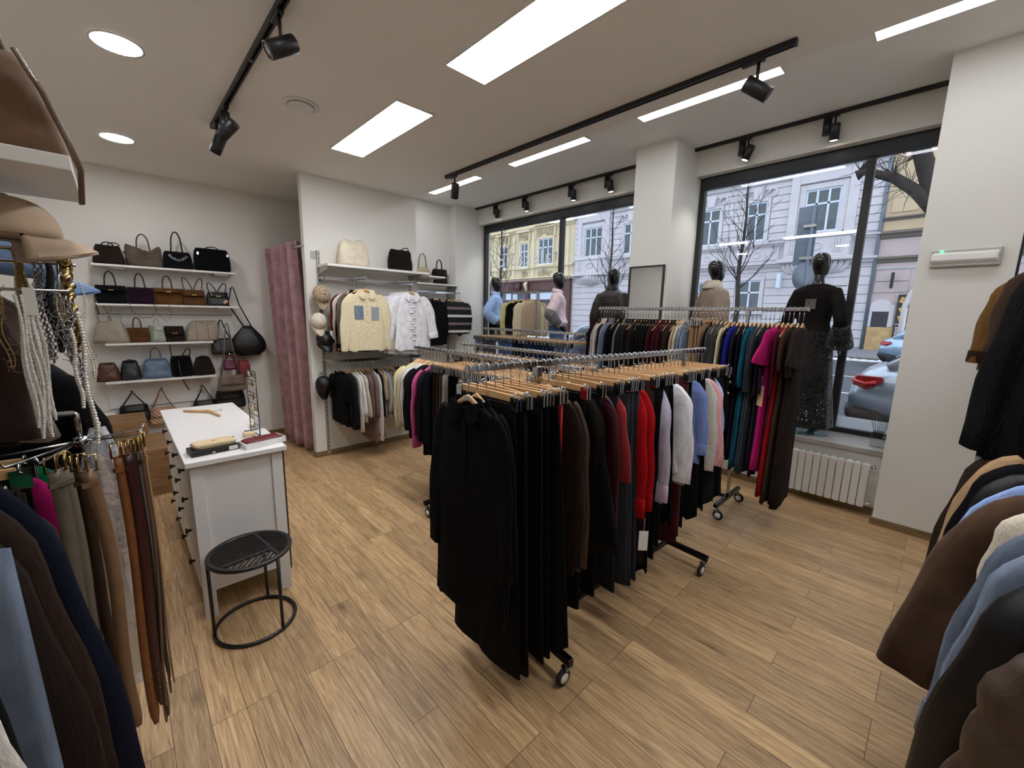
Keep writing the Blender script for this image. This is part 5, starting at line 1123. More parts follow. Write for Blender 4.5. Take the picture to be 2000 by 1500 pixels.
    if tagm:
        tg = part('price_tag', MB().ob((w*.6, -d*.62, h*.32), (.05, .002, .028), (0, R_(-40), 0)), tagm, t); part('tag_string', MB().cyl((w*.6, -d*.6, h*.32), (w*.5, -d*.4, h*.75), .001, 4), 'paper_white', tg)
    return t
z = 2.226
bag('dark brown suede duffel bag at the left end of the top bag shelf', -.11, .155, z, .21, 'suede', 'dark brown', d=.17, tap=.72, dt=.5, slump=.02, handle=('lean', .13, 2), strap=[(.9, -.07, .15), (1.05, -.09, .08), (1.06, -.08, .0)])
bag('taupe suede tote with tall arched handles on the top bag shelf', .16, .465, z, .24, 'suede', '54493f', d=.15, tap=1.0, dt=.25, slump=.09, handle=('arch', .17, 2), clasp='bar', hcol='45312b')
bag('black bag with one tall handle and a silver chain on the top shelf', .47, .75, z, .2, 'suede', 'black', d=.16, tap=.86, dt=.4, handle=('arch', .23, 2), clasp='chain')
bag('black suede tote with folded handles at the right end of the top shelf', .76, 1.13, z, .27, 'suede', 'jet black', d=.16, tap=.9, dt=.5, handle=('lean', .1, 1), buckle=.8)
z = 1.811
bag('black suede handbag at the left end of the second bag shelf', -.12, .125, z, .19, 'suede', 'black', d=.14, tap=1.0, handle=('arch', .16, 2), flap=.3, clasp='bar', strap=[(-1.0, -.02, .16), (-1.08, -.05, .05), (-1.03, -.14, -.03), (-.95, -.15, -.12)])
bag('dark plum suede handbag with a long looping strap on the second shelf', .13, .36, z, .185, 'suede', '1f0f1c', d=.14, tap=1.02, handle=('arch', .16, 2), hcol='2a1620', strap=[(-1, -.03, .16), (-1.0, -.12, .05), (-.8, -.14, -.08), (-.2, -.15, -.15), (.5, -.15, -.15), (.95, -.15, -.07), (.8, -.12, .01)])
bag('tan suede handbag with reddish handles in the middle of the second shelf', .365, .605, z, .185, 'suede', '55371c', d=.15, tap=1.12, handle=('arch', .15, 2), flap=.25, clasp='bar', hcol='552b1f', strap=[(-1.05, -.05, .16), (-1.12, -.12, .02), (-1.0, -.14, -.1), (-.4, -.15, -.19), (.0, -.15, -.12), (-.1, -.13, .0)])
bag('small cognac suede satchel with uneven handles on the second shelf', .61, .84, z, .18, 'suede', '54361f', d=.13, tap=.92, handle=('skew', .15, 2), flap=.4, clasp='bar', hcol='5a3220')
bag('small black crocodile handbag with a tan tag on the second shelf', .85, 1.08, z, .165, 'leather', 'charcoal', d=.12, tap=.9, handle=('skew', .12, 2), flap=.35, clasp='bar', tagm='tag_tan')
z = 1.379
bag('large off white bowling bag overhanging the third shelf at its left end', -.2, .12, z, .24, 'leather', '8d8576', d=.2, tap=.6, dt=.35, handle=('skew', .2, 2), rz=R_(-18), strap=[(-.75, -.12, .1), (-.8, -.15, -.04), (-.75, -.14, -.17), (-.6, -.12, -.1)])
bag('small tan leather bag on the third shelf', .08, .275, z, .165, 'suede', '4d301b', d=.11, tap=1.0, handle=('arch', .12, 2), hcol='5a321f')
bag('pale mint white leather bag turned sideways on the third shelf', .265, .40, z, .19, 'leather', '9aa093', d=.2, tap=.62, dt=.9, handle=('arch', .08, 1), flap=.3, rz=R_(20), y=6.39)
bag('dark brown flap bag with a hanging metal charm on the third shelf', .4, .6, z, .18, 'suede', 'dark brown', d=.13, tap=.9, slump=.03, handle=None, flap=.55, clasp='bit', strap=[(-.6, -.09, .03), (-.6, -.12, -.1), (-.55, -.12, -.22)])
bag('slouchy beige woven bag with chain trim at the right end of the third shelf', .6, .93, z, .27, 'knit', '95897a', d=.15, tap=.78, dt=.4, slump=.1, handle=None, lean=.16, chain=True, e=.6)
z = .956
bag('cognac leather bag at the left end of the lowest shelf', -.22, .0, z, .22, 'leather', '4a2817', d=.17, tap=.55, slump=.03, e=.7, handle=None, strap=[(-.6, -.07, .16), (0, -.09, .1), (.6, -.07, .16)])
bag('black leather bag beside the cognac one on the lowest shelf', -.02, .17, z, .23, 'leather', 'charcoal', d=.17, tap=.65, slump=.03, e=.7, handle=('lean', .1, 1))
bag('light blue leather bag with buckles and a luggage tag on the lowest shelf', .17, .44, z, .23, 'leather', '50657b', d=.18, tap=.72, slump=.02, handle=('arch', .14, 2), buckle=.62)
bag('black bag with a thin trailing strap on the lowest shelf', .43, .64, z, .25, 'suede', 'jet black', d=.16, tap=.9, slump=.05, handle=('skew', .12, 1), strap=[(-.3, -.08, .2), (-.2, -.1, .0), (.1, -.14, -.1), (.35, -.14, -.16)])
bag('very dark brown bag at the right end of the lowest shelf', .63, .87, z, .24, 'suede', 'dark brown', d=.17, tap=.55, slump=.03, e=.7, handle=('lean', .1, 1))
# hooks under the shelves with bags on them
def hook(x, z, label, L=.06, y=6.513, grp='hooks on the bag wall'): return one('bag_hook', MB().tube([(x, y, z), (x, y-L*.8, z-.004), (x, y-L, z+.012)], .004, 6).box(x-.012, x+.012, y-.004, y, z-.02, z+.02), 'chrome', label, 'hook', grp)
def hang_bag(label, x0, x1, z, h, top, m, color, **k):
    b = bag(label, x0, x1, z, h, m, color, handle=None, name='handbag', group='handbags on the wall hooks', **k); w = (x1-x0)/2; d = k.get('d', .13)
    hc = CW.get(k.get('hcol') or color) or hx(k.get('hcol') or color); tz = top-z; hx_ = k.get('hxx', 0)
    ew = w*(.22 if k.get('drop') else .75)
    for s in (-1, 1): part('strap', MB().tube([(-ew, s*.015, h*.93), (hx_-w*.3, s*.012, (h+tz)/2+.01), (hx_-.012, s*.006, tz-.01), (hx_, s*.006, tz), (hx_+.012, s*.006, tz-.01), (hx_+w*.3, s*.012, (h+tz)/2+.01), (ew, s*.015, h*.93)], .006, 6, flat=.6), 'leather', b, hc)
    return b
_bag = bag
def bag(label, *a, **k): k.pop('hxx', None); return _bag(label, *a, **k)
for x, tz, w in ((.06, .79, 'left'), (.33, .80, 'middle'), (.72, .79, 'right')): hook(x, tz, w+' low hook under the lowest bag shelf', .10)
hang_bag('black mini bag hanging on the low left hook', -.075, .2, .46, .19, .795, 'leather', 'black', d=.12, y=6.44, flap=.4, clasp='bar', tap=.85)
hang_bag('gold quilted bag with chain straps on the low middle hook', .185, .45, .38, .21, .805, 'quilted_gold', 'beige', d=.1, y=6.44, flap=.55, hcol='8a5f4a')
hang_bag('dark striped bag on the low right hook behind the counter', .6, .86, .42, .2, .795, 'leather', 'dark brown', d=.12, y=6.44, flap=.5, hcol='2c1f1a')
hook(.98, 1.63, 'hook for the strap bags right of the third shelf', .16); hook(1.13, 2.05, 'hook for the slouchy leather bag at the end of the second shelf', .1)
hook(1.02, 1.2, 'hook for the taupe bag under the strap bag', .22); hook(1.05, .79, 'hook low behind the taupe bag', .06)
hang_bag('slouchy black leather shoulder bag at the right end of the bag wall', 1.06, 1.46, 1.17, .42, 2.055, 'leather', 'black', d=.17, y=6.39, tap=.42, dt=.6, slump=.03, hxx=-.13, drop=1, e=.7)
hang_bag('dark grey bag with many straps on the hook below the second shelf', .85, 1.1, 1.2, .2, 1.635, 'leather', 'charcoal', d=.12, y=6.42, tap=.8)
hang_bag('taupe flap bag with gold bit hanging in front of the bag wall', .86, 1.16, .74, .2, 1.6, 'suede', 'taupe', d=.1, y=6.25, tap=.9, flap=.6, clasp='bit', hxx=.0)
hang_bag('magenta pouch behind the taupe bag straps', .95, 1.1, 1.0, .12, 1.205, 'leather', '580c31', d=.08, y=6.35)
hang_bag('red bag peeking out right of the taupe flap bag', 1.12, 1.26, .88, .22, 1.2, 'leather', '7d0f14', d=.08, y=6.42, hxx=-.09)
hang_bag('dark olive bag hanging low behind the earring stand', .84, 1.18, .48, .24, .795, 'leather', 'charcoal', d=.1, y=6.46, flap=.5)
# ------------------------------------------------------------------ partition wall: uprights, shelf, rails, hats
def upright(x, y, z0, z1, label):
    t = thing('slotted_upright', label, 'upright', (x, y-.012, z0), group='slotted uprights'); part('channel', MB().box(x-.018, x+.018, y-.025, y-.001, z0, z1), 'grey_metal', t); s = MB()
    k = z0+.04
    while k < z1-.03: s.box(x-.004, x+.004, y-.0258, y-.025, k, k+.022); k += .05
    part('slots', s, 'black_matte', t)
    return t
upright(1.77, 5.13, .02, 2.46, 'slotted grey upright at the left end of the partition'); upright(2.95, 5.13, .02, 2.46, 'slotted grey upright at the right end of the partition')
one('wall_plate', MB().box(1.69, 1.75, 5.122, 5.13, 2.36, 2.45), 'grey_metal', 'square grey wall plate beside the left upright top', 'wall plate', bev=.002)
t = thing('display_shelf', 'white display shelf on the partition carrying two bags', 'shelf', (2.38, 4.95, 2.28)); part('board', MB().box(1.75, 3.05, 4.78, 5.1, 2.268, 2.295), 'white_laminate', t, bev=.002)
for x in (1.77, 2.95): part('bracket', MB().prism([(x-.006, 5.105, 2.265), (x-.006, 4.82, 2.265), (x-.006, 4.82, 2.245), (x-.006, 5.105, 2.19)], (.012, 0, 0)), 'grey_metal', t)
bag('cream leather bucket tote at the left of the partition shelf', 1.93, 2.3, 2.296, .29, 'leather', 'c9bea6', d=.16, tap=.82, dt=.5, slump=.05, handle=('skew', .05, 2), y=4.95, strap=[(-1, -.02, .22), (-1.25, -.05, .1), (-1.28, -.05, .0)], group='bags on the partition shelf', e=.6)
bag('black suede drawstring bag at the right of the partition shelf', 2.56, 2.88, 2.296, .27, 'suede', '17130f', d=.17, tap=.82, dt=.6, slump=.04, handle=('skew', .05, 1), y=4.95, strap=[(-.95, -.02, .2), (-1.12, -.03, .16), (-1.2, -.04, .1)], group='bags on the partition shelf', e=.6)
t = thing('hanging_rail', 'upper chrome hanging rail with front arms on the partition', 'rail', (2.36, 5.0, 2.14)); part('rail', MB().box(1.79, 2.93, 5.0, 5.02, 2.135, 2.165), 'chrome', t)
for x in (1.77, 2.95): part('bracket', MB().box(x-.012, x+.012, 5.0, 5.11, 2.14, 2.16), 'grey_metal', t)
for x in (2.1, 2.68): part('arm', MB().box(x-.008, x+.008, 4.60, 5.0, 2.135, 2.15).box(x-.008, x+.008, 4.59, 4.6, 2.135, 2.165), 'chrome', t)
PW = 'left arm of the partition rail'
load(PW, (2.1, 4.98, 2.142), (2.1, 4.63, 2.142), [kn('rust', .72, words='rust brown', noun='sweater'), kn('off white', .72, words='off white', noun='top'), bl('black', .72, words='black'), kn('taupe', .7, words='mauve taupe'), bl('chocolate', .7, words='dark chocolate', collar=False), kn('cream', .7, noun='shirt', words='cream crochet', sl=.62, collar=True, out=.07, r0=.075, th=.06, wings=True, hint='facing out')], .0, 1, 'back', jit=3, th=.05)
cream = ALLG[-1]
put('patch_pocket', MB().box(.026, .036, -.15, -.05, -.45, -.30).mesh('patch_pocket', 'denim'), cream, color=CW['light denim'])
put('patch_pocket', MB().box(.026, .034, .045, .135, -.46, -.31).mesh('patch_pocket', 'knit'), cream, color=hx('8f9298'))
PW2 = 'right arm of the partition rail'
load(PW2, (2.68, 4.98, 2.142), (2.68, 4.63, 2.142), [bl('white', .76, noun='shirt', sl=.68, words='white', out=.06) for _ in range(6)]+[bl('white', .72, noun='shirt', sl=.5, words='white frilled', out=.12, r0=.075, r1=.065, cuff=True, wings=True, stick=True, hint='facing out', th=.06)], .0, 1, 'back', jit=2, th=.05)
fr = ALLG[-1]
fm = MB()
for k in range(16): fm.ell((.036+.006*(k % 2), .014*sin(k*2.1), -.2-k*.033), .012, .03, .016, 8, 5)
put('frill', fm.mesh('frill', 'cotton'), fr, color=CW['white'])
bm = MB()
for k in range(7): bm.ell((.034, 0, -.22-k*.072), .004, .007, .007, 8, 5)
put('buttons', bm.mesh('buttons', 'pearl'), cream)
t = thing('hanging_rail', 'lower chrome hanging rail on the partition full of hangers', 'rail', (2.36, 4.87, 1.2)); part('rail', MB().box(1.8, 2.93, 4.86, 4.88, 1.185, 1.215), 'chrome', t)
for x in (1.77, 2.95): part('bracket', MB().box(x-.012, x+.012, 4.86, 5.11, 1.19, 1.21), 'grey_metal', t)
SL = [bl('jet black', .62, sl=.28, words='black buttoned', r0=.09, hint='at the left end', th=.06), bl('black', .62, sl=.5, words='plain black'), kn('charcoal', .68, words='charcoal'), kn('black', .7, sl=.6, noun='cardigan', words='black'), kn('off white', .62, sl=.64, words='white ribbed', r1=.06), kn('white', .6, sl=.42, bell=.3, words='white batwing'), kn('ivory', .62, sl=.46, bell=.25, noun='cardigan', words='ivory')]
SL += rep(2, *kn('mauve', .62, sl=.5))+[bl('mauve', .9, noun='dress', sl=.4, words='dusty brown', collar=False), kn('off white', .78, sl=.8, words='long cream', noun='cardigan'), bl('black', .85, sl=.5, words='black', hint='right of the long cream cardigan'), kn('beige', .6, sl=.3), kn('pale grey', .6, sl=.45), bl('grey', .55, noun='shirt', sl=.5, words='grey')]+rep(2, *kn('taupe', .5, sl=.4))+[kn('grey', .5, sl=.3, noun='vest', words='grey'), bl('petrol', .66, sl=.55, words='petrol blue'), bl('black', .6, sl=.4, words='black', hint='beside the petrol blouse', tag='paper_white', tz=-.4), kn('slate', .6, sl=.5, words='slate'), kn('off white', .7, sl=.66, words='off white', hint='near the right end'), kn('beige', .64, sl=.6, words='beige', hint='second near the right end', noun='cardigan'), kn('white', .6, sl=.5, words='white', hint='near the right end'), bl('chocolate', .6, sl=.5, words='chocolate'), kn('coffee', .55, sl=.5, words='coffee brown'), kn('ivory', .55, sl=.5, words='ivory', hint='at the right end')]
load('lower partition rail', (1.84, 4.87, 1.2), (2.9, 4.87, 1.2), SL, .0, 1, 'left', jit=5, th=.05)
def cap(name, label, loc, rz, tilt, m, color, tagm=None, r=.088, brim=.075, group=None, hc=.105):
    """baseball cap: crown, brim, button, inner band"""
    t = thing(name, label, 'cap', loc, 0, group, inroom=False); t.rotation_euler = Euler((tilt[0], tilt[1], rz)); col = CW.get(color) or hx(color)
    rr = []
    for i in range(9):
        v = i/8; a = v*pi/2; rr.append([Vector((r*1.1*cos(a)**.8*cos(2*pi*k/32)*(1 if v < .99 else .12), r*.94*cos(a)**.8*sin(2*pi*k/32)*(1 if v < .99 else .12), hc*sin(a)**.9)) if v < 1 else Vector((.01*cos(2*pi*k/32), .01*sin(2*pi*k/32), hc+.001)) for k in range(32)])
    part('crown', MB().loft(rr), m, t, col)
    b = []
    for i in range(6):
        v = i/5; q = []
        for k in range(17):
            a = -pi*.46+pi*.92*k/16; R = r*.86+(brim+r*.22)*v*cos(a)**.45; q.append(Vector((R*cos(a)*1.03, r*.9*sin(a)*(1-.04*v), .006-.022*v*v-.034*sin(a)**2*v**.7)))
        b.append(q+[p+Vector((0, 0, -.006)) for p in reversed(q)])
    part('brim', MB().loft(b), m, t, col); part('button', MB().ell((0, 0, hc+.002), .008, .008, .004), m, t, col)
    part('seam', MB().tube([(r*1.1*cos(a)**.8, 0, hc*sin(a)**.9+.001) for a in [k*pi/2/12 for k in range(13)]], .0016, 5), m, t, col)
    if tagm: part('label_patch', MB().box(r*.2, r*.5, -.012, .012, .098, .101), tagm, t)
    return t
W = 5.105
cap('cap', 'beige bouclé cap on the partition upright, uppermost of four', (1.74, 4.99, 1.955), R_(-90), (0, R_(62), 0), 'fur', 'beige', 'black_matte', r=.1)
cap('cap', 'cream felt cap below the beige one on the partition', (1.69, 4.99, 1.65), R_(-90), (0, R_(58), 0), 'knit', 'ivory', r=.09)
cap('cap', 'black leather cap with a white tag on the partition', (1.75, 5.0, 1.44), R_(-90), (0, R_(38), 0), 'leather', 'black', r=.098)
cap('cap', 'black beret-like cap at the bottom of the partition hats', (1.71, 5.0, .92), R_(-95), (0, R_(75), 0), 'leather', 'jet black', r=.095)
one('price_tag', MB().ob((1.815, 4.93, 1.5), (.04, .002, .1), (0, R_(-8), R_(10))), 'paper_white', 'white paper tag hanging from the black leather cap', 'tag')
for z, w in ((2.03, 'uppermost'), (1.71, 'second'), (1.48, 'third'), (1.03, 'lowest')): one('hat_hook', MB().tube([(1.715, 5.129, z), (1.715, 5.06, z), (1.715, 5.05, z+.03)], .005, 6), 'black_metal', w+' black hat hook on the partition', 'hook', 'hat hooks on the partition')
# far wall between partition and window
t = thing('display_shelf', 'white shelf in the far corner beside the window', 'shelf', (4.0, 6.5, 2.29)); part('board', MB().box(3.15, 4.72, 6.38, 6.72, 2.268, 2.295), 'white_laminate', t, bev=.002)
for x in (3.2, 4.68): part('bracket', MB().box(x-.006, x+.006, 6.42, 6.745, 2.22, 2.267), 'grey_metal', t)
part('rail', MB().box(3.2, 4.68, 6.5, 6.52, 2.13, 2.16), 'chrome', t)
for x in (4.08, 4.58): part('arm', MB().box(x-.008, x+.008, 6.18, 6.5, 2.13, 2.145), 'chrome', t)
upright(4.70, 6.75, .02, 2.5, 'slotted grey upright in the far corner'); upright(3.18, 6.75, .02, 2.5, 'slotted grey upright half hidden behind the partition')
t = thing('display_shelf', 'short white shelf ledge on the partition end, under the tan bag', 'shelf', (3.02, 4.93, 2.25)); part('board', MB().box(3.051, 3.3, 4.78, 5.1, 2.24, 2.262), 'white_laminate', t, bev=.002); part('bracket', MB().box(3.06, 3.28, 5.1, 5.13, 2.2, 2.26), 'grey_metal', t)
bag('tan leather tote with tall handles in the far corner', 3.83, 4.2, 2.296, .27, 'leather', 'a08d6c', d=.2, tap=.55, handle=('arch', .24, 2), y=6.52, rz=R_(-15), group='bags on the corner shelf', hcol='8a785c')
bag('dark brown flap handbag in the far corner', 4.2, 4.52, 2.296, .26, 'suede', '211917', d=.14, tap=.84, handle=('arch', .18, 2), flap=.45, y=6.52, group='bags on the corner shelf')
FW = 'far corner rail'
load(FW, (4.08, 6.5, 2.138), (4.08, 6.2, 2.138), [bl('camel', .78, words='camel', collar=False), bl('black', .8, noun='jacket'), bl('charcoal', .8, noun='jacket'), bl('jet black', .82, noun='jacket', words='black zipped'), bl('chocolate', .8, noun='jacket'), bl('black', .8, noun='jacket')], 0, 1, 'back', jit=6, th=.05)
load('corner arm beside the window', (4.58, 6.5, 2.138), (4.58, 6.2, 2.138), [bl('black', .62, words='black'), kn('charcoal', .6, words='charcoal'), ('top', 'sweater', 'black', 'stripe_sweater', .62, dict(sl=.5, r0=.085, words='black grey and white striped', th=.07, collar=False))], 0, 1, 'back', jit=4, th=.05)

# ------------------------------------------------------------------ mannequins on the window sill
def torso(rings, grow=0, n=20):
    return [[Vector((cx+(rx+grow)*cos(2*pi*k/n), (ry+grow)*math.copysign(abs(sin(2*pi*k/n))**.9, sin(2*pi*k/n)), z)) for k in range(n)] for z, rx, ry, cx in rings]
def man_mb(arms, legs):
    b = MB(); b.loft(torso([(.86, .07, .12, 0), (.92, .105, .165, -.01), (1.0, .1, .16, -.01), (1.12, .082, .12, .005), (1.25, .095, .138, .01), (1.35, .105, .15, .012), (1.43, .09, .165, 0), (1.475, .065, .14, -.005), (1.505, .05, .07, -.005), (1.54, .045, .05, 0), (1.6, .044, .046, .008), (1.63, .04, .042, .015)]))
    hr = []
    for z, rx, ry, cx in ((1.575, .03, .025, .05), (1.60, .062, .05, .035), (1.64, .083, .066, .025), (1.69, .096, .075, .012), (1.74, .1, .079, .004), (1.785, .09, .072, 0), (1.815, .06, .05, -.002), (1.828, .02, .018, 0)): hr.append((z, rx, ry, cx))
    b.loft(torso(hr, 0, 20)); b.ell((.118, 0, 1.70), .012, .008, .022, 8, 6)
    for s, p in zip((-1, 1), arms):
        b.tube(p, [.052, .048, .04, .037, .028, .024], 12)
        w = Vector(p[-1]); d = (w-Vector(p[-2])).normalized(); sd = Vector((1, 0, 0))-d*d.x; sd.normalize(); nn = d.cross(sd)
        b.tube([w, w+d*.045, w+d*.09], [.026, .036, .03], 10, flat=.5, up=sd)
        for k, (o, L) in enumerate(((-.028, .055), (-.01, .075), (.009, .08), (.027, .068))): b.tube([w+d*.075+sd*o, w+d*(.09+L*.5)+sd*o*1.1, w+d*(.085+L)+sd*o+nn*.015], [.0105, .0098, .008], 7)
        b.tube([w+d*.02+sd*.02, w+d*.05+sd*.05, w+d*.085+sd*.058], [.012, .011, .009], 7)
    for s, p in zip((-1, 1), legs):
        b.tube(p, [.09, .082, .056, .055, .05, .033], 12); a = Vector(p[-1]); b.tube([a+Vector((-.03, 0, -.03)), a+Vector((.05, 0, -.05)), a+Vector((.14, 0, -.068)), a+Vector((.18, 0, -.072))], [.03, .034, .03, .016], 10)
    return b
def arm(s, elbow, wrist, sh=1.43): 
    e = Vector(elbow); w = Vector(wrist); S = Vector((0, s*.165, sh)); return [S, S.lerp(e, .35), e.lerp(S, .12), e, e.lerp(w, .6), w]
def leg(s, x=0, spread=.08):
    return [(0, s*.085, .92), (x*.1+.01, s*.085, .8), (x*.4+.015, s*spread, .52), (x*.5, s*spread, .45), (x*.7-.02, s*spread, .3), (x-.02, s*spread, .085)]
ARM_REST = [arm(-1, (-.03, -.235, 1.13), (.03, -.27, .9)), arm(1, (-.03, .235, 1.13), (.03, .27, .9))]
ARM_HIP = [arm(-1, (-.12, -.27, 1.17), (.05, -.24, .98)), arm(1, (-.12, .27, 1.17), (.05, .24, .98))]
LEGS = [leg(-1), leg(1)]; LEGS_STEP = [leg(-1, .1), leg(1, -.08)]
MZ = .632
def mannequin(label, x, y, rz, arms, legs=LEGS, z=MZ):
    t = thing('mannequin', label, 'mannequin', (x, y, z), rz, 'faceless black mannequins in the shop windows', inroom=False)
    part('body', man_mb(arms, legs), 'mannequin_black', t, remesh=.012); return t
def sleeve_pts(b, p, r, upto=6, n=14, seed=0):
    q = [Vector(v) for v in p[:upto]]; d = (q[1]-q[0]).normalized(); q[0] = q[0]-d*.03; b.tube(q, [r[0]*.72, r[1]*.95]+list(r[2:upto]), n); return b
def shirt(t, arms, z0, m, col, grow=.022, hem=.15, sl=(.078, .077, .07, .068, .06, .05), upto=6, neck=.062, collar=0, name='shirt', blouse=.0, open_=0):
    b = MB(); rg = [(z0, .1+hem*.15, .145+hem*.1, 0), (z0+.05, .1+hem*.2+blouse, .15+hem*.15+blouse, 0), (1.12, .1+blouse*.6, .145+blouse*.6, .005), (1.25, .108, .15, .008), (1.35, .11, .158, .01), (1.43, .095, .172, 0), (1.475, .07, .145, -.005), (1.51, .045, .07, -.005), (1.535, neck-grow, neck-grow, -.005)]
    rg = [r for r in rg if r[0] >= z0]; b.loft(torso(rg, grow, 24))
    for p in arms: sleeve_pts(b, p, sl, upto)
    o = part(name, b, m, t, col, remesh=.012)
    if collar:
        c = []; n = 24
        for z, q in ((1.515, 1.0), (1.535+collar*.5, 1.06), (1.53+collar, 1.12), (1.5+collar*.35, 1.34), (1.495+collar*.3, 1.32), (1.525+collar*.9, 1.08)):
            c.append([Vector((-.005+.07*q*cos(2*pi*k/n), .07*q*sin(2*pi*k/n), z+.02*cos(2*pi*k/n+pi)*(1 if q < 1.2 else .6))) for k in range(n)])
        part('collar', MB().loft(c, (False, False)), m if not isinstance(collar, tuple) else m, t, col)
    return o
def pants(t, legs, m, col, z1=1.08, wide=1.25, name='trousers'):
    b = MB().loft(torso([(.84, .09, .14, 0), (.92, .115, .175, -.01), (1.0, .11, .168, -.01), (z1, .096, .138, 0)], .004, 22))
    for p in legs: b.tube([Vector(v)+Vector((0, 0, .0)) for v in p], [.1*wide*.92, .095*wide, .075*wide, .075*wide, .075*wide, .075*wide], 14)
    part(name, b, m, t, col, remesh=.013)
def base_plate(x, y, rz, label, a=.34):
    t = thing('glass_base', label, 'base plate', (x, y, .62), rz, 'glass base plates under the mannequins', inroom=False)
    part('plate', MB().box(-a/2, a/2, -a/2, a/2, .001, .0115), 'base_glass', t)
m1 = mannequin('black mannequin in a light blue shirt by the far window corner', 5.22, 5.93, R_(-50), ARM_HIP)
shirt(m1, ARM_HIP, 1.0, 'cotton', hx('9bb4de'), blouse=.035, collar=.03, sl=(.085, .095, .1, .1, .085, .055)); pants(m1, LEGS, 'cotton', CW['black'])
m2 = mannequin('black mannequin in a pink and white shirt in the far window', 5.2, 4.4, R_(-48), ARM_HIP)
shirt(m2, ARM_HIP, .98, 'cotton', hx('d3bfc4'), blouse=.03, collar=.03, sl=(.085, .09, .085, .08, .07, .05)); pants(m2, LEGS, 'denim', CW['denim blue'])
for s in (-1, 1): part('printed_sleeve', MB().tube([(-.1, s*.262, 1.22), (-.12, s*.272, 1.16), (-.05, s*.26, 1.08), (.03, s*.245, 1.0)], [.088, .098, .09, .07], 14), 'lace', m2, hx('595a58'))
part('neck_tie', MB().box(-.1, -.094, -.02, .025, 1.39, 1.5), 'cotton', m2, hx('d3bfc4'))
m3 = mannequin('black mannequin in a dark brown leather jacket left of the column', 5.2, 3.38, R_(2), ARM_REST)
shirt(m3, ARM_REST, .86, 'leather', CW['dark brown'], grow=.045, sl=(.115, .115, .105, .1, .09, .07), collar=.05, name='jacket', neck=.09); pants(m3, LEGS, 'cotton', CW['black'], wide=1.15)
part('cape_seam', MB().tube([(-.155, -.2, 1.35), (-.17, -.1, 1.33), (-.172, 0, 1.335), (-.17, .1, 1.33), (-.155, .2, 1.35)], .006, 6), 'leather', m3, CW['dark brown'])
m4 = mannequin('black mannequin in a beige wool coat right of the column', 5.2, 1.98, R_(-38), ARM_REST)
shirt(m4, ARM_REST, .72, 'knit', hx('8c7c6d'), grow=.035, sl=(.1, .1, .09, .088, .08, .066), name='coat', hem=.35, neck=.075); pants(m4, LEGS, 'cotton', CW['black'])
def bigcollar(t, m, col):
    c = []; n = 24
    for z, q in ((1.5, 1.05), (1.56, 1.2), (1.59, 1.3), (1.5, 1.75), (1.49, 1.72), (1.57, 1.25)): c.append([Vector((-.01+.072*q*cos(2*pi*k/n), .072*q*sin(2*pi*k/n), z-.05*max(0, cos(2*pi*k/n)))) for k in range(n)])
    part('collar', MB().loft(c, (False, False)), m, t, col, label='cream lined collar')
bigcollar(m4, 'knit', hx('b9ad9d'))
ARM5 = [arm(-1, (-.10, -.26, 1.16), (.04, -.24, .93)), arm(1, (-.03, .225, 1.16), (.02, .235, .93))]
m5 = mannequin('black mannequin in a long black lace dress at the near window', 5.22, .97, R_(-8), ARM5, LEGS_STEP)
b = MB().loft(torso([(1.0, .118, .18, -.01), (1.12, .1, .138, .005), (1.25, .112, .155, .01), (1.36, .118, .166, .01), (1.44, .1, .18, 0), (1.485, .07, .15, -.005), (1.512, .05, .08, -.005)], .006, 24))
for p in ARM5: sleeve_pts(b, p, (.068, .066, .06, .058, .06, .075))
part('bodice', b, 'cotton', m5, hx('14110f'), remesh=.012)
part('lace_patch', MB().box(-.128, -.122, -.045, .045, 1.26, 1.36), 'lace', m5, hx('5d564c'))
n = 40
for nm, m_, g, z0 in (('underskirt', 'cotton', .0, .42), ('lace_skirt', 'lace', .02, .07)):
    r = []
    for i in range(12):
        v = i/11; z = 1.04-(1.04-z0)*v; rx = .118+(.03 if g == 0 else .10)*v**1.2+g; ry = .172+(-.01 if g == 0 else .09)*v**1.3+g
        r.append([Vector(((rx+.018*v*sin(7*2*pi*k/n+v*2))*cos(2*pi*k/n)-.04*v, (ry+.018*v*cos(6*2*pi*k/n))*sin(2*pi*k/n)-.02*v, z)) for k in range(n)])
    part(nm, MB().loft(r, (False, False)), m_, m5, hx('14110f'))
for s, w in ((-1, 'outer'), (1, 'inner')): part('lace_cuff', MB().tube([(-.09, s*.27, 1.1), (-.03, s*.255, 1.0), (.01, s*.235, .92)], [.07, .1, .13], 14), 'lace', m5, hx('14110f'))
for x, y, rz, w in ((5.2, 5.93, 10, 'far corner'), (5.2, 4.4, 25, 'pink shirt'), (5.2, 3.38, 0, 'leather jacket'), (5.2, 1.98, 15, 'beige coat'), (5.17, .93, 32, 'lace dress')): base_plate(x, y, R_(rz), 'square glass base plate under the '+w+' mannequin')
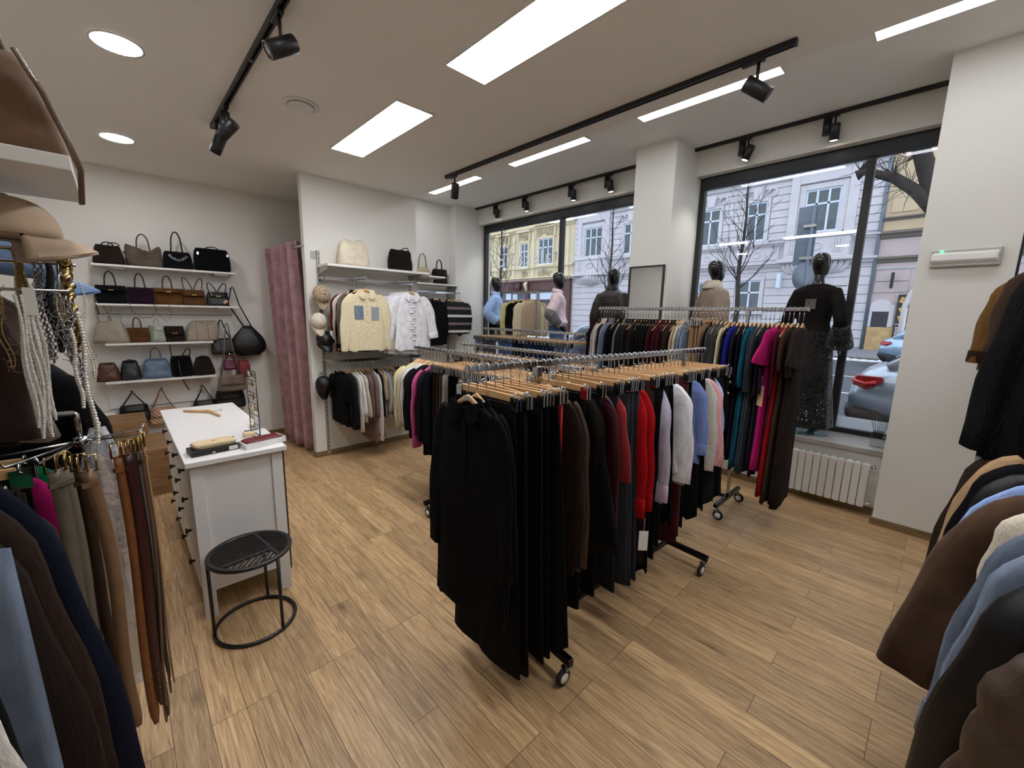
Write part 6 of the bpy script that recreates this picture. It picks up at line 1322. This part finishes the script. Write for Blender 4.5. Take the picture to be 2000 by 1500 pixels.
# small rack standing in the far window
t = thing('display_rack', 'small greige metal display rack of sweaters standing in the far window', 'clothes rack', (5.25, 5.2, .62))
part('frame', MB().box(5.235, 5.265, 4.87, 4.90, .622, 2.17).box(5.235, 5.265, 5.50, 5.53, .622, 2.17).box(5.235, 5.265, 4.90, 5.50, 2.14, 2.17).box(5.1, 5.40, 4.87, 4.90, .622, .65).box(5.1, 5.40, 5.50, 5.53, .622, .65), 'grey_metal', t, bev=.003)
load('window display rack', (5.25, 5.46, 2.155), (5.25, 4.93, 2.155), [kn('yellow', .66, words='pale yellow'), kn('black', .62, words='black'), kn('camel', .62, words='beige', hint='in front') if False else ('top', 'sweater', 'cream', 'knit', .62, dict(sl=.56, r0=.085, words='beige', hint='third from the left')), kn('beige', .6, words='sand', hint='at the right end', rz=R_(45))], .03, .97, 'left', jit=3, th=.07, extra_rz=R_(-58))

# ------------------------------------------------------------------ left wall: shelf, caps, necklaces, belts, coats
t = thing('wall_shelf', 'white shelf high on the left wall seen from below', 'shelf', (-.44, 1.45, 2.05)); part('board', MB().box(-.95, -.032, 1.27, 1.64, 2.05, 2.078), 'white_laminate', t, bev=.002); part('bracket', MB().box(-.94, -.2, 1.40, 1.412, 2.03, 2.0495), 'grey_metal', t)
bag('brown suede tote with knotted handles on the high left shelf', -.30, -.035, 2.079, .23, 'suede', '574230', d=.2, tap=.55, dt=.5, slump=.02, handle=('arch', .16, 2), y=1.45, rz=R_(8), strap=[(.5, -.06, .22), (.72, -.085, .14), (.92, -.095, .05), (1.03, -.08, .0), (1.06, -.0, -.06)], e=.6, name='tote_bag', group=None)
cap('cap', 'beige felt cap nearest the camera, under the high left shelf', (-.155, 1.5, 1.935), R_(12), (0, R_(1), 0), 'suede', 'a8937e', r=.078, brim=.058, hc=.085)
cap('cap', 'light blue cap behind the beige felt cap', (-.17, 1.88, 1.86), R_(5), (0, R_(6), 0), 'cotton', '647c9c', r=.08, brim=.06)
t = thing('necklace_rack', 'chrome wire rack holding necklaces and the beige cap', 'rack', (-.45, 1.6, 1.8))
part('upper_rod', MB().cyl((-.95, 1.6, 1.915), (-.07, 1.6, 1.915), .005, 8), 'chrome', t); part('upper_rod', MB().cyl((-.95, 1.56, 1.93), (-.07, 1.56, 1.93), .004, 8), 'chrome', t)
part('middle_rod', MB().cyl((-.95, 1.62, 1.885), (-.06, 1.62, 1.885), .004, 8), 'chrome', t); part('lower_rod', MB().cyl((-.95, 1.53, 1.815), (-.075, 1.53, 1.815), .0035, 8), 'chrome', t)
part('side_wire', MB().tube([(-.09, 1.53, 1.815), (-.09, 1.55, 1.87), (-.09, 1.6, 1.915), (-.09, 1.62, 1.885)], .003, 6), 'chrome', t); part('cap_stand', MB().tube([(-.16, 1.6, 1.92), (-.16, 1.52, 1.97), (-.22, 1.5, 1.98)], .004, 6), 'chrome', t)
part('card', MB().box(-.135, -.075, 1.585, 1.587, 1.885, 1.912), 'paper_white', t); part('card_holder', MB().box(-.152, -.132, 1.522, 1.53, 1.755, 1.82), 'white_plastic', t)
def strand(label, x, y, z0, z1, m, kind, w=.012, n=60, r=.005, grp='necklaces on the left wire rack', sway=.006, strands=1):
    t = thing('necklace', label, 'necklace', (x, y, z0), group=grp); rnd = random.Random(int(abs(x*1000+z1*77)))
    for q in range(strands):
        b = MB(); xo = x+(q-(strands-1)/2)*w*.9; zz = z1+rnd.uniform(0, .05)*(strands > 1)
        pts = []
        for i in range(n+1):
            u = i/n; v = 1-abs(2*u-1); side = -1 if u < .5 else 1
            pts.append(Vector((xo+side*w*.5*sin(min(1, v*1.0)*pi*.5+.0)*(1-.75*v**8)+(sway*sin(v*9+q)), y-.006*side+.004*q, z0-(z0-zz)*v)))
        if kind == 'beads':
            for p in pts: rr = r*(1 if i % 3 else 1)*rnd.uniform(.85, 1.15); b.ell(p, rr, rr, rr, 7, 5)
        elif kind == 'chain':
            for i, p in enumerate(pts): b.tube(arc(p, r*1.25, 0, 2*pi, 7, (1 if i % 2 else .3, 0, .2), (0, .4 if i % 2 else 1, 1))[:-1], r*.38, 4, True)
        elif kind == 'discs':
            for p in pts:
                a = rnd.uniform(-.6, .6); M = Euler((R_(90)+a, a, a*2)).to_matrix().to_4x4(); b.lathe([(0, -.001), (r*2.2, -.001), (r*2.2, .001), (0, .001)], 10, p+Vector((rnd.uniform(-1, 1)*w*.5, rnd.uniform(-.01, 0), 0)), M)
        elif kind == 'twigs':
            b.tube(pts, r*.5, 5)
            for p in pts:
                d = Vector((rnd.uniform(-1, 1), rnd.uniform(-1, .3), rnd.uniform(-.6, .6))).normalized(); b.tube([p, p+d*r*4, p+d*r*7+Vector((0, 0, rnd.uniform(-.012, .012)))], [r*.45, r*.4, r*.3], 5)
        else:
            b.tube(pts, r, 6, flat=.5)
        part('strand', b, m, t)
    return t
strand('broad gold woven chain hanging at the left of the necklaces', -.158, 1.6, 1.912, 1.70, 'gold', 'chain', w=.006, n=100, r=.003, strands=3, sway=.002)
strand('silver chain with long loops beside the gold woven chain', -.13, 1.6, 1.912, 1.63, 'steel', 'chain', w=.012, n=60, r=.004, strands=2, sway=.003)
strand('black ribbon necklace with dark beads', -.112, 1.6, 1.912, 1.66, 'black_matte', 'ribbon', w=.012, n=20, r=.006)
strand('rose gold rope necklace', -.098, 1.61, 1.905, 1.66, 'brass_clip', 'beads', w=.01, n=90, r=.0036)
strand('gold disc necklace at the right of the rack', -.08, 1.58, 1.91, 1.66, 'gold', 'discs', w=.012, n=80, r=.0045, sway=.003)
strand('multi strand pearl necklace hanging thickly from the lower rod', -.15, 1.525, 1.8, 1.45, 'pearl', 'beads', w=.008, n=130, r=.0034, strands=5, sway=.003)
strand('silver branch-like necklace tangled in the middle of the rack', -.095, 1.53, 1.81, 1.64, 'steel', 'twigs', w=.014, n=34, r=.0026)
strand('silver ring link necklace beside the tangled branches', -.085, 1.545, 1.8, 1.58, 'chrome', 'chain', w=.01, n=40, r=.005)
strand('long grey pearl necklace with a loose end', -.083, 1.53, 1.72, 1.52, 'pearl', 'beads', w=.003, n=60, r=.0042, sway=.003)
strand('longest white pearl necklace, rightmost on the wire rack', -.068, 1.55, 1.76, 1.415, 'pearl', 'beads', w=.004, n=84, r=.005, sway=.004)
strand('thin gold bead chain beside the longest pearls', -.076, 1.56, 1.76, 1.58, 'gold', 'beads', w=.004, n=70, r=.003)
strand('fine pink bead necklace at the right edge of the rack', -.058, 1.6, 1.84, 1.58, 'ivory_bead', 'beads', w=.008, n=80, r=.0024)
strand('gold thorny necklace at the left picture edge', -.195, 1.56, 1.82, 1.62, 'gold', 'twigs', w=.012, n=30, r=.0024)
# belts on a chrome arm
t = thing('belt_rack', 'chrome belt spinner with long arms on the left', 'belt rack', (-.12, 1.9, 1.34))
part('support_bar', MB().tube([(-.95, 1.9, 1.44), (-.125, 1.9, 1.44), (-.12, 1.9, 1.435), (-.12, 1.9, 1.36)], .007, 8), 'chrome', t)
part('hub', MB().lathe([(0, -.015), (.018, -.015), (.02, 0), (.018, .015), (0, .018)], 16, (-.12, 1.9, 1.345)), 'chrome', t)
AR = [(-.29, 1.93, 1.325), (-.27, 1.80, 1.32), (.02, 1.87, 1.345), (.03, 1.96, 1.345), (-.1, 1.72, 1.32), (-.08, 2.08, 1.345), (-.2, 1.75, 1.33)]
for a in AR: part('arm', MB().tube([(-.12, 1.9, 1.345), a, (a[0]+(a[0]+.12)*.06, a[1], a[2]+.02)], .0038, 6), 'chrome', t)
def belt(label, x, y, L, w, col, buck='gold', rz=0, curve=.0, kind='square', loop=True, bend=0):
    """belt hung by its buckle: strap, buckle frame, prong, keeper"""
    t = thing('belt', label, 'belt', (x, y, 1.335), rz, 'belts on the chrome spinner', inroom=False); c = hx(col); bw = w*.62
    fr = MB()
    if kind == 'square': fr.tube([(-bw, 0, 0), (bw, 0, 0), (bw, 0, -.05), (-bw, 0, -.05)], .0038, 6, True)
    elif kind == 'round': fr.tube(arc((0, 0, -.025), 1, 0, 2*pi, 20, (bw, 0, 0), (0, 0, .028))[:-1], .0038, 6, True)
    else: fr.tube([(-bw, 0, 0), (bw, 0, 0), (bw*1.1, 0, -.025), (bw, 0, -.05), (-bw, 0, -.05), (-bw*1.1, 0, -.025)], .006, 6, True)
    part('buckle', fr, buck, t); part('prong', MB().cyl((0, -.004, -.05), (0, -.006, .004), .0022, 6), buck, t)
    n = 26; r = []; h = w/2
    for i in range(n+1):
        v = i/n; z = -.045-L*v; xx = curve*v**2.2+.004*sin(v*7)+bend*sin(v*pi*1.4); yy = -.012*sin(v*5)*v; hh = h*(1 if v < .95 else max(.3, 1-(v-.95)/.05*.6))
        r.append([Vector((xx-hh, yy-.0016, z)), Vector((xx+hh, yy-.0016, z)), Vector((xx+hh, yy+.0016, z)), Vector((xx-hh, yy+.0016, z))])
    part('strap', MB().loft(r), 'leather', t, c)
    part('keeper', MB().box(-h-.002, h+.002, -.006, .006, -.10, -.085), 'leather', t, c)
    hb = MB()
    for k in range(5): hb.ell((curve*.75, -.004-.012*sin(4.4)*.85, -.045-L*(.8+.03*k)), .0022, .002, .0022, 6, 4)
    part('eyelets', hb, buck, t); return t
belt('wide taupe belt with a gold buckle, leftmost on the spinner', -.175, 1.8, 1.05, .036, '6a6052', rz=R_(25), kind='square')
belt('second taupe belt behind the leftmost one', -.155, 1.82, 1.05, .03, '6e6454', rz=R_(35), kind='round')
belt('tan brown belt with a price label in the middle of the spinner', -.105, 1.74, .95, .034, '71543a', rz=R_(15), curve=.04, bend=.015)
belt('dark brown belt beside the tan brown one', -.125, 1.77, .9, .026, '3c2a1f', rz=R_(15), curve=.03)
belt('wide cognac belt with a gold square buckle on the right arms', -.035, 1.85, 1.06, .034, '70421f', rz=R_(30), kind='square')
belt('dark burgundy belt next to the wide cognac belt', -.012, 1.86, 1.0, .03, '33120f', rz=R_(30))
belt('black belt with a gold buckle next to the burgundy belt', .0, 1.88, 1.08, .024, '121111', rz=R_(55), kind='round', curve=.01)
belt('greige belt between two black belts', .008, 1.90, 1.1, .022, '6a5d4f', rz=R_(60), curve=-.02)
belt('second black belt on the right arms', .014, 1.92, .96, .022, '0f0f10', rz=R_(60), curve=.02)
belt('thin tan belt, rightmost on the spinner', .03, 1.94, 1.0, .010, '8a6a48', rz=R_(60), kind='round', curve=.012)
belt('narrow brown belt curling at the tip on the right arms', .02, 1.9, 1.02, .016, '4a3122', rz=R_(60), curve=-.035)
belt('narrow black belt behind the thin tan belt', .024, 1.98, 1.06, .016, '161414', rz=R_(70), kind='round')
def plastic():
    m, nt, b = mat('plastic_wrap'); b.inputs['Base Color'].default_value = (.75, .75, .76, 1); b.inputs['Roughness'].default_value = .3; b.inputs['Alpha'].default_value = .42
    noise_bump(nt, b, 22, .9, .02)
plastic()
r = []
for i in range(16):
    v = i/15; r.append([Vector((-.085+.01*v+(.01+.06*min(1, v*3.5)**.6)*cos(2*pi*k/24)+.012*sin(5*k+v*9), 2.085+.03*v+(.004+.03*min(1, v*3.5)**.6)*sin(2*pi*k/24)+.01*sin(k*3.1+v*6), 1.345-1.08*v)) for k in range(24)])
one('garment_bag', MB().loft(r), 'plastic_wrap', 'clear plastic garment bag hanging behind the belts', 'garment bag')
# rails with coats on the left wall
def wall_rail(label, P0, P1, wall):
    P0 = Vector(P0); P1 = Vector(P1); t = thing('hanging_rail', label, 'rail', ((P0.x+P1.x)/2, (P0.y+P1.y)/2, P0.z)); part('rail', MB().cyl(P0, P1, .0125, 12), 'chrome', t)
    for u in (.04, .96):
        p = P0.lerp(P1, u); q = p.copy()
        if wall[0] == 'x': q.x = wall[1]
        else: q.y = wall[1]
        part('bracket', MB().cyl(p, q, .009, 8), 'grey_metal', t)
wall_rail('upper hanging rail on the left wall behind the necklaces', (-.43, 1.66, 1.98), (-.43, 2.02, 1.98), ('x', -.95))
LU = [ct('chocolate', .46, 'suede', noun='coat', sl=.37, words='brown suede', th=.1, r0=.05, r1=.05, out=.0, wh=.21, hint='nearest the camera'), ct('taupe', .5, 'suede', noun='coat', sl=.36, words='taupe draped', th=.1, out=.0)]
load('upper left rail', (-.43, 1.72, 1.98), (-.43, 1.98, 1.98), LU, .05, .9, 'near', jit=5, th=.08)
wall_rail('middle hanging rail on the left wall with the black fur jacket', (-.40, 2.1, 1.72), (-.40, 2.6, 1.72), ('x', -.95))
load('middle left rail', (-.40, 2.12, 1.72), (-.40, 2.55, 1.72), [ct('jet black', .5, 'fur', noun='jacket', words='black fur', sl=.3, th=.16, r0=.09, r1=.09, out=.07), ct('black', .6, noun='jacket', words='black wool', th=.1), ct('charcoal', .6, noun='jacket', words='charcoal', th=.1)], .1, .9, 'near', jit=5, th=.08)
wall_rail('lower hanging rail on the left wall near the camera', (-.43, .5, 1.62), (-.43, 1.4, 1.62), ('x', -.95))
FL = dict(r0=.055, r1=.05, out=.085)
LL = [kn('teal', .75, words='teal', th=.05, sl=.6, out=.02), ct('off white', .8, 'knit', noun='cardigan', words='cream chunky', th=.06, r0=.075, r1=.06, out=.05), ct('jet black', 1.05, noun='coat', words='long black', hint='nearest the camera', sl=.85, th=.06, r0=.06, r1=.05, out=.07), tr('washed denim', 1.2, 'denim', words='washed grey denim', th=.06, hint='with a crisp seam', w=.2, wh=.215), tr('black', 1.15, words='black snap', hint='with brass snaps along the seam', th=.05, buttons='brass_clip', bpos=tuple((.262, -.25-.09*k) for k in range(10)), w=.16, wh=.18)]
load('lower left rail', (-.43, .68, 1.62), (-.43, .90, 1.62), LL, .0, 1, 'near', jit=3)
load('lower left rail', (-.43, 1.0, 1.62), (-.43, 1.34, 1.62), [tr('tan', 1.1, words='tan', th=.05, wh=.17), ct('dark brown', 1.2, noun='coat', words='dark brown', sl=.86, th=.08, **FL), ct('chocolate', 1.1, noun='coat', words='chocolate', sl=.8, th=.07, **FL), ct('navy', 1.15, noun='coat', words='navy', sl=.94, th=.08, r0=.055, r1=.055, out=.12)], .0, 1, 'near', jit=3)
wall_rail('short hanging rail on the left wall under the necklaces', (-.43, 1.42, 1.42), (-.43, 2.1, 1.42), ('x', -.95))
load('short left rail', (-.43, 1.46, 1.42), (-.43, 2.06, 1.42), [tr('black', 1.1, words='black', th=.05), tr('green', .5, 'satin', words='bright green', th=.05), bl('olive', .8, noun='blouse', words='printed olive', sl=.5), tr('dark brown', 1.1, words='dark brown', th=.05), tr('jet black', 1.1, words='plain black', th=.05), bl('magenta', .72, words='raspberry', sl=.55, th=.07), kn('green', .7, words='dark green', th=.08)], .0, 1, 'near', jit=5)
wall_rail('lower hanging rail on the left wall beyond the belts', (-.40, 2.2, 1.44), (-.40, 3.6, 1.44), ('x', -.95))
LM = [bl('plum', .75, words='plum', th=.07), tr('coffee', 1.0, words='coffee brown'), tr('black', 1.05, words='black', hint='beside the camel coat'), bl('charcoal', .9, noun='jacket', words='charcoal', th=.08), ct('camel', .95, noun='coat', words='camel', th=.1, out=.06), bl('black', .9, noun='jacket', words='black', th=.08), ct('black', .9, 'knit', noun='coat', words='black knit', th=.09)]
load('far left rail', (-.40, 2.25, 1.44), (-.40, 3.4, 1.44), LM, .0, .85, 'near', jit=5, th=.07)
# ------------------------------------------------------------------ right wall: coats on two rails
wall_rail('upper hanging rail on the right wall beside the near column', (2.0, -.43, 2.22), (4.4, -.43, 2.22), ('y', -.95))
RU = [ct('jet black', .9, 'fur', noun='vest', words='black fur', sl=.8, th=.26, r0=.06, r1=.07, out=.06, wh=.27), ct('brown', .6, 'suede', noun='jacket', words='dark suede', th=.1, sl=.4), ct('cognac', .62, 'suede', noun='jacket', sl=.5, words='cognac suede', hex='674824', th=.12, r0=.075, r1=.06, out=.06, cuff='2a1a12')]
load('upper right rail', (2.75, -.43, 2.22), (4.0, -.43, 2.22), RU, .0, 1, 'near', jit=3)
wall_rail('lower hanging rail on the right wall', (.9, -.43, 1.42), (3.2, -.43, 1.42), ('y', -.95))
RL = [ct('puffer', .75, 'puffer', noun='jacket', words='brown quilted puffer', hint='nearest the camera', hex='43342a', th=.13, sl=.72, r0=.085, r1=.08, out=.05, quilt=7), ct('jet black', .95, 'leather', noun='coat', words='long black', sl=.86, th=.17, r0=.075, r1=.07, out=.10), ct('light denim', .62, 'denim', noun='jacket', words='light denim', hint='nearer of two', th=.09, sl=.64, cuff=True, r0=.065, r1=.06, out=.06), ct('washed denim', .66, 'denim', noun='jacket', words='washed denim', th=.09, sl=.74, cuff=True, r0=.065, r1=.06, out=.07), ct('ivory', .68, 'knit', noun='cardigan', words='ivory teddy', th=.1, sl=.4, out=.0), ct('coffee', .95, 'suede', noun='coat', words='mocha brown wool', th=.11, r0=.08, r1=.09, sl=.74, out=.16), bl('light blue', .7, noun='shirt', words='light blue', sl=.68, th=.04, r0=.05, out=.17), ct('black', .85, 'leather', noun='jacket', words='black zipped', th=.1, sl=.66, out=.09), ct('jet black', .8, noun='coat', words='black wool', th=.1, sl=.6, out=.09), ct('camel', .85, noun='coat', words='camel', th=.08, r1=.06, sl=.7, out=.10), ct('brown', .8, 'fur', noun='coat', words='fuzzy brown', th=.12, r0=.075, r1=.065, sl=.66, out=.10)]
load('lower right rail', (1.14, -.43, 1.42), (1.42, -.43, 1.42), RL[:2], .0, 1, 'near', jit=3)
load('lower right rail', (1.6, -.43, 1.42), (2.72, -.43, 1.42), RL[2:], .0, 1, 'near', jit=3)
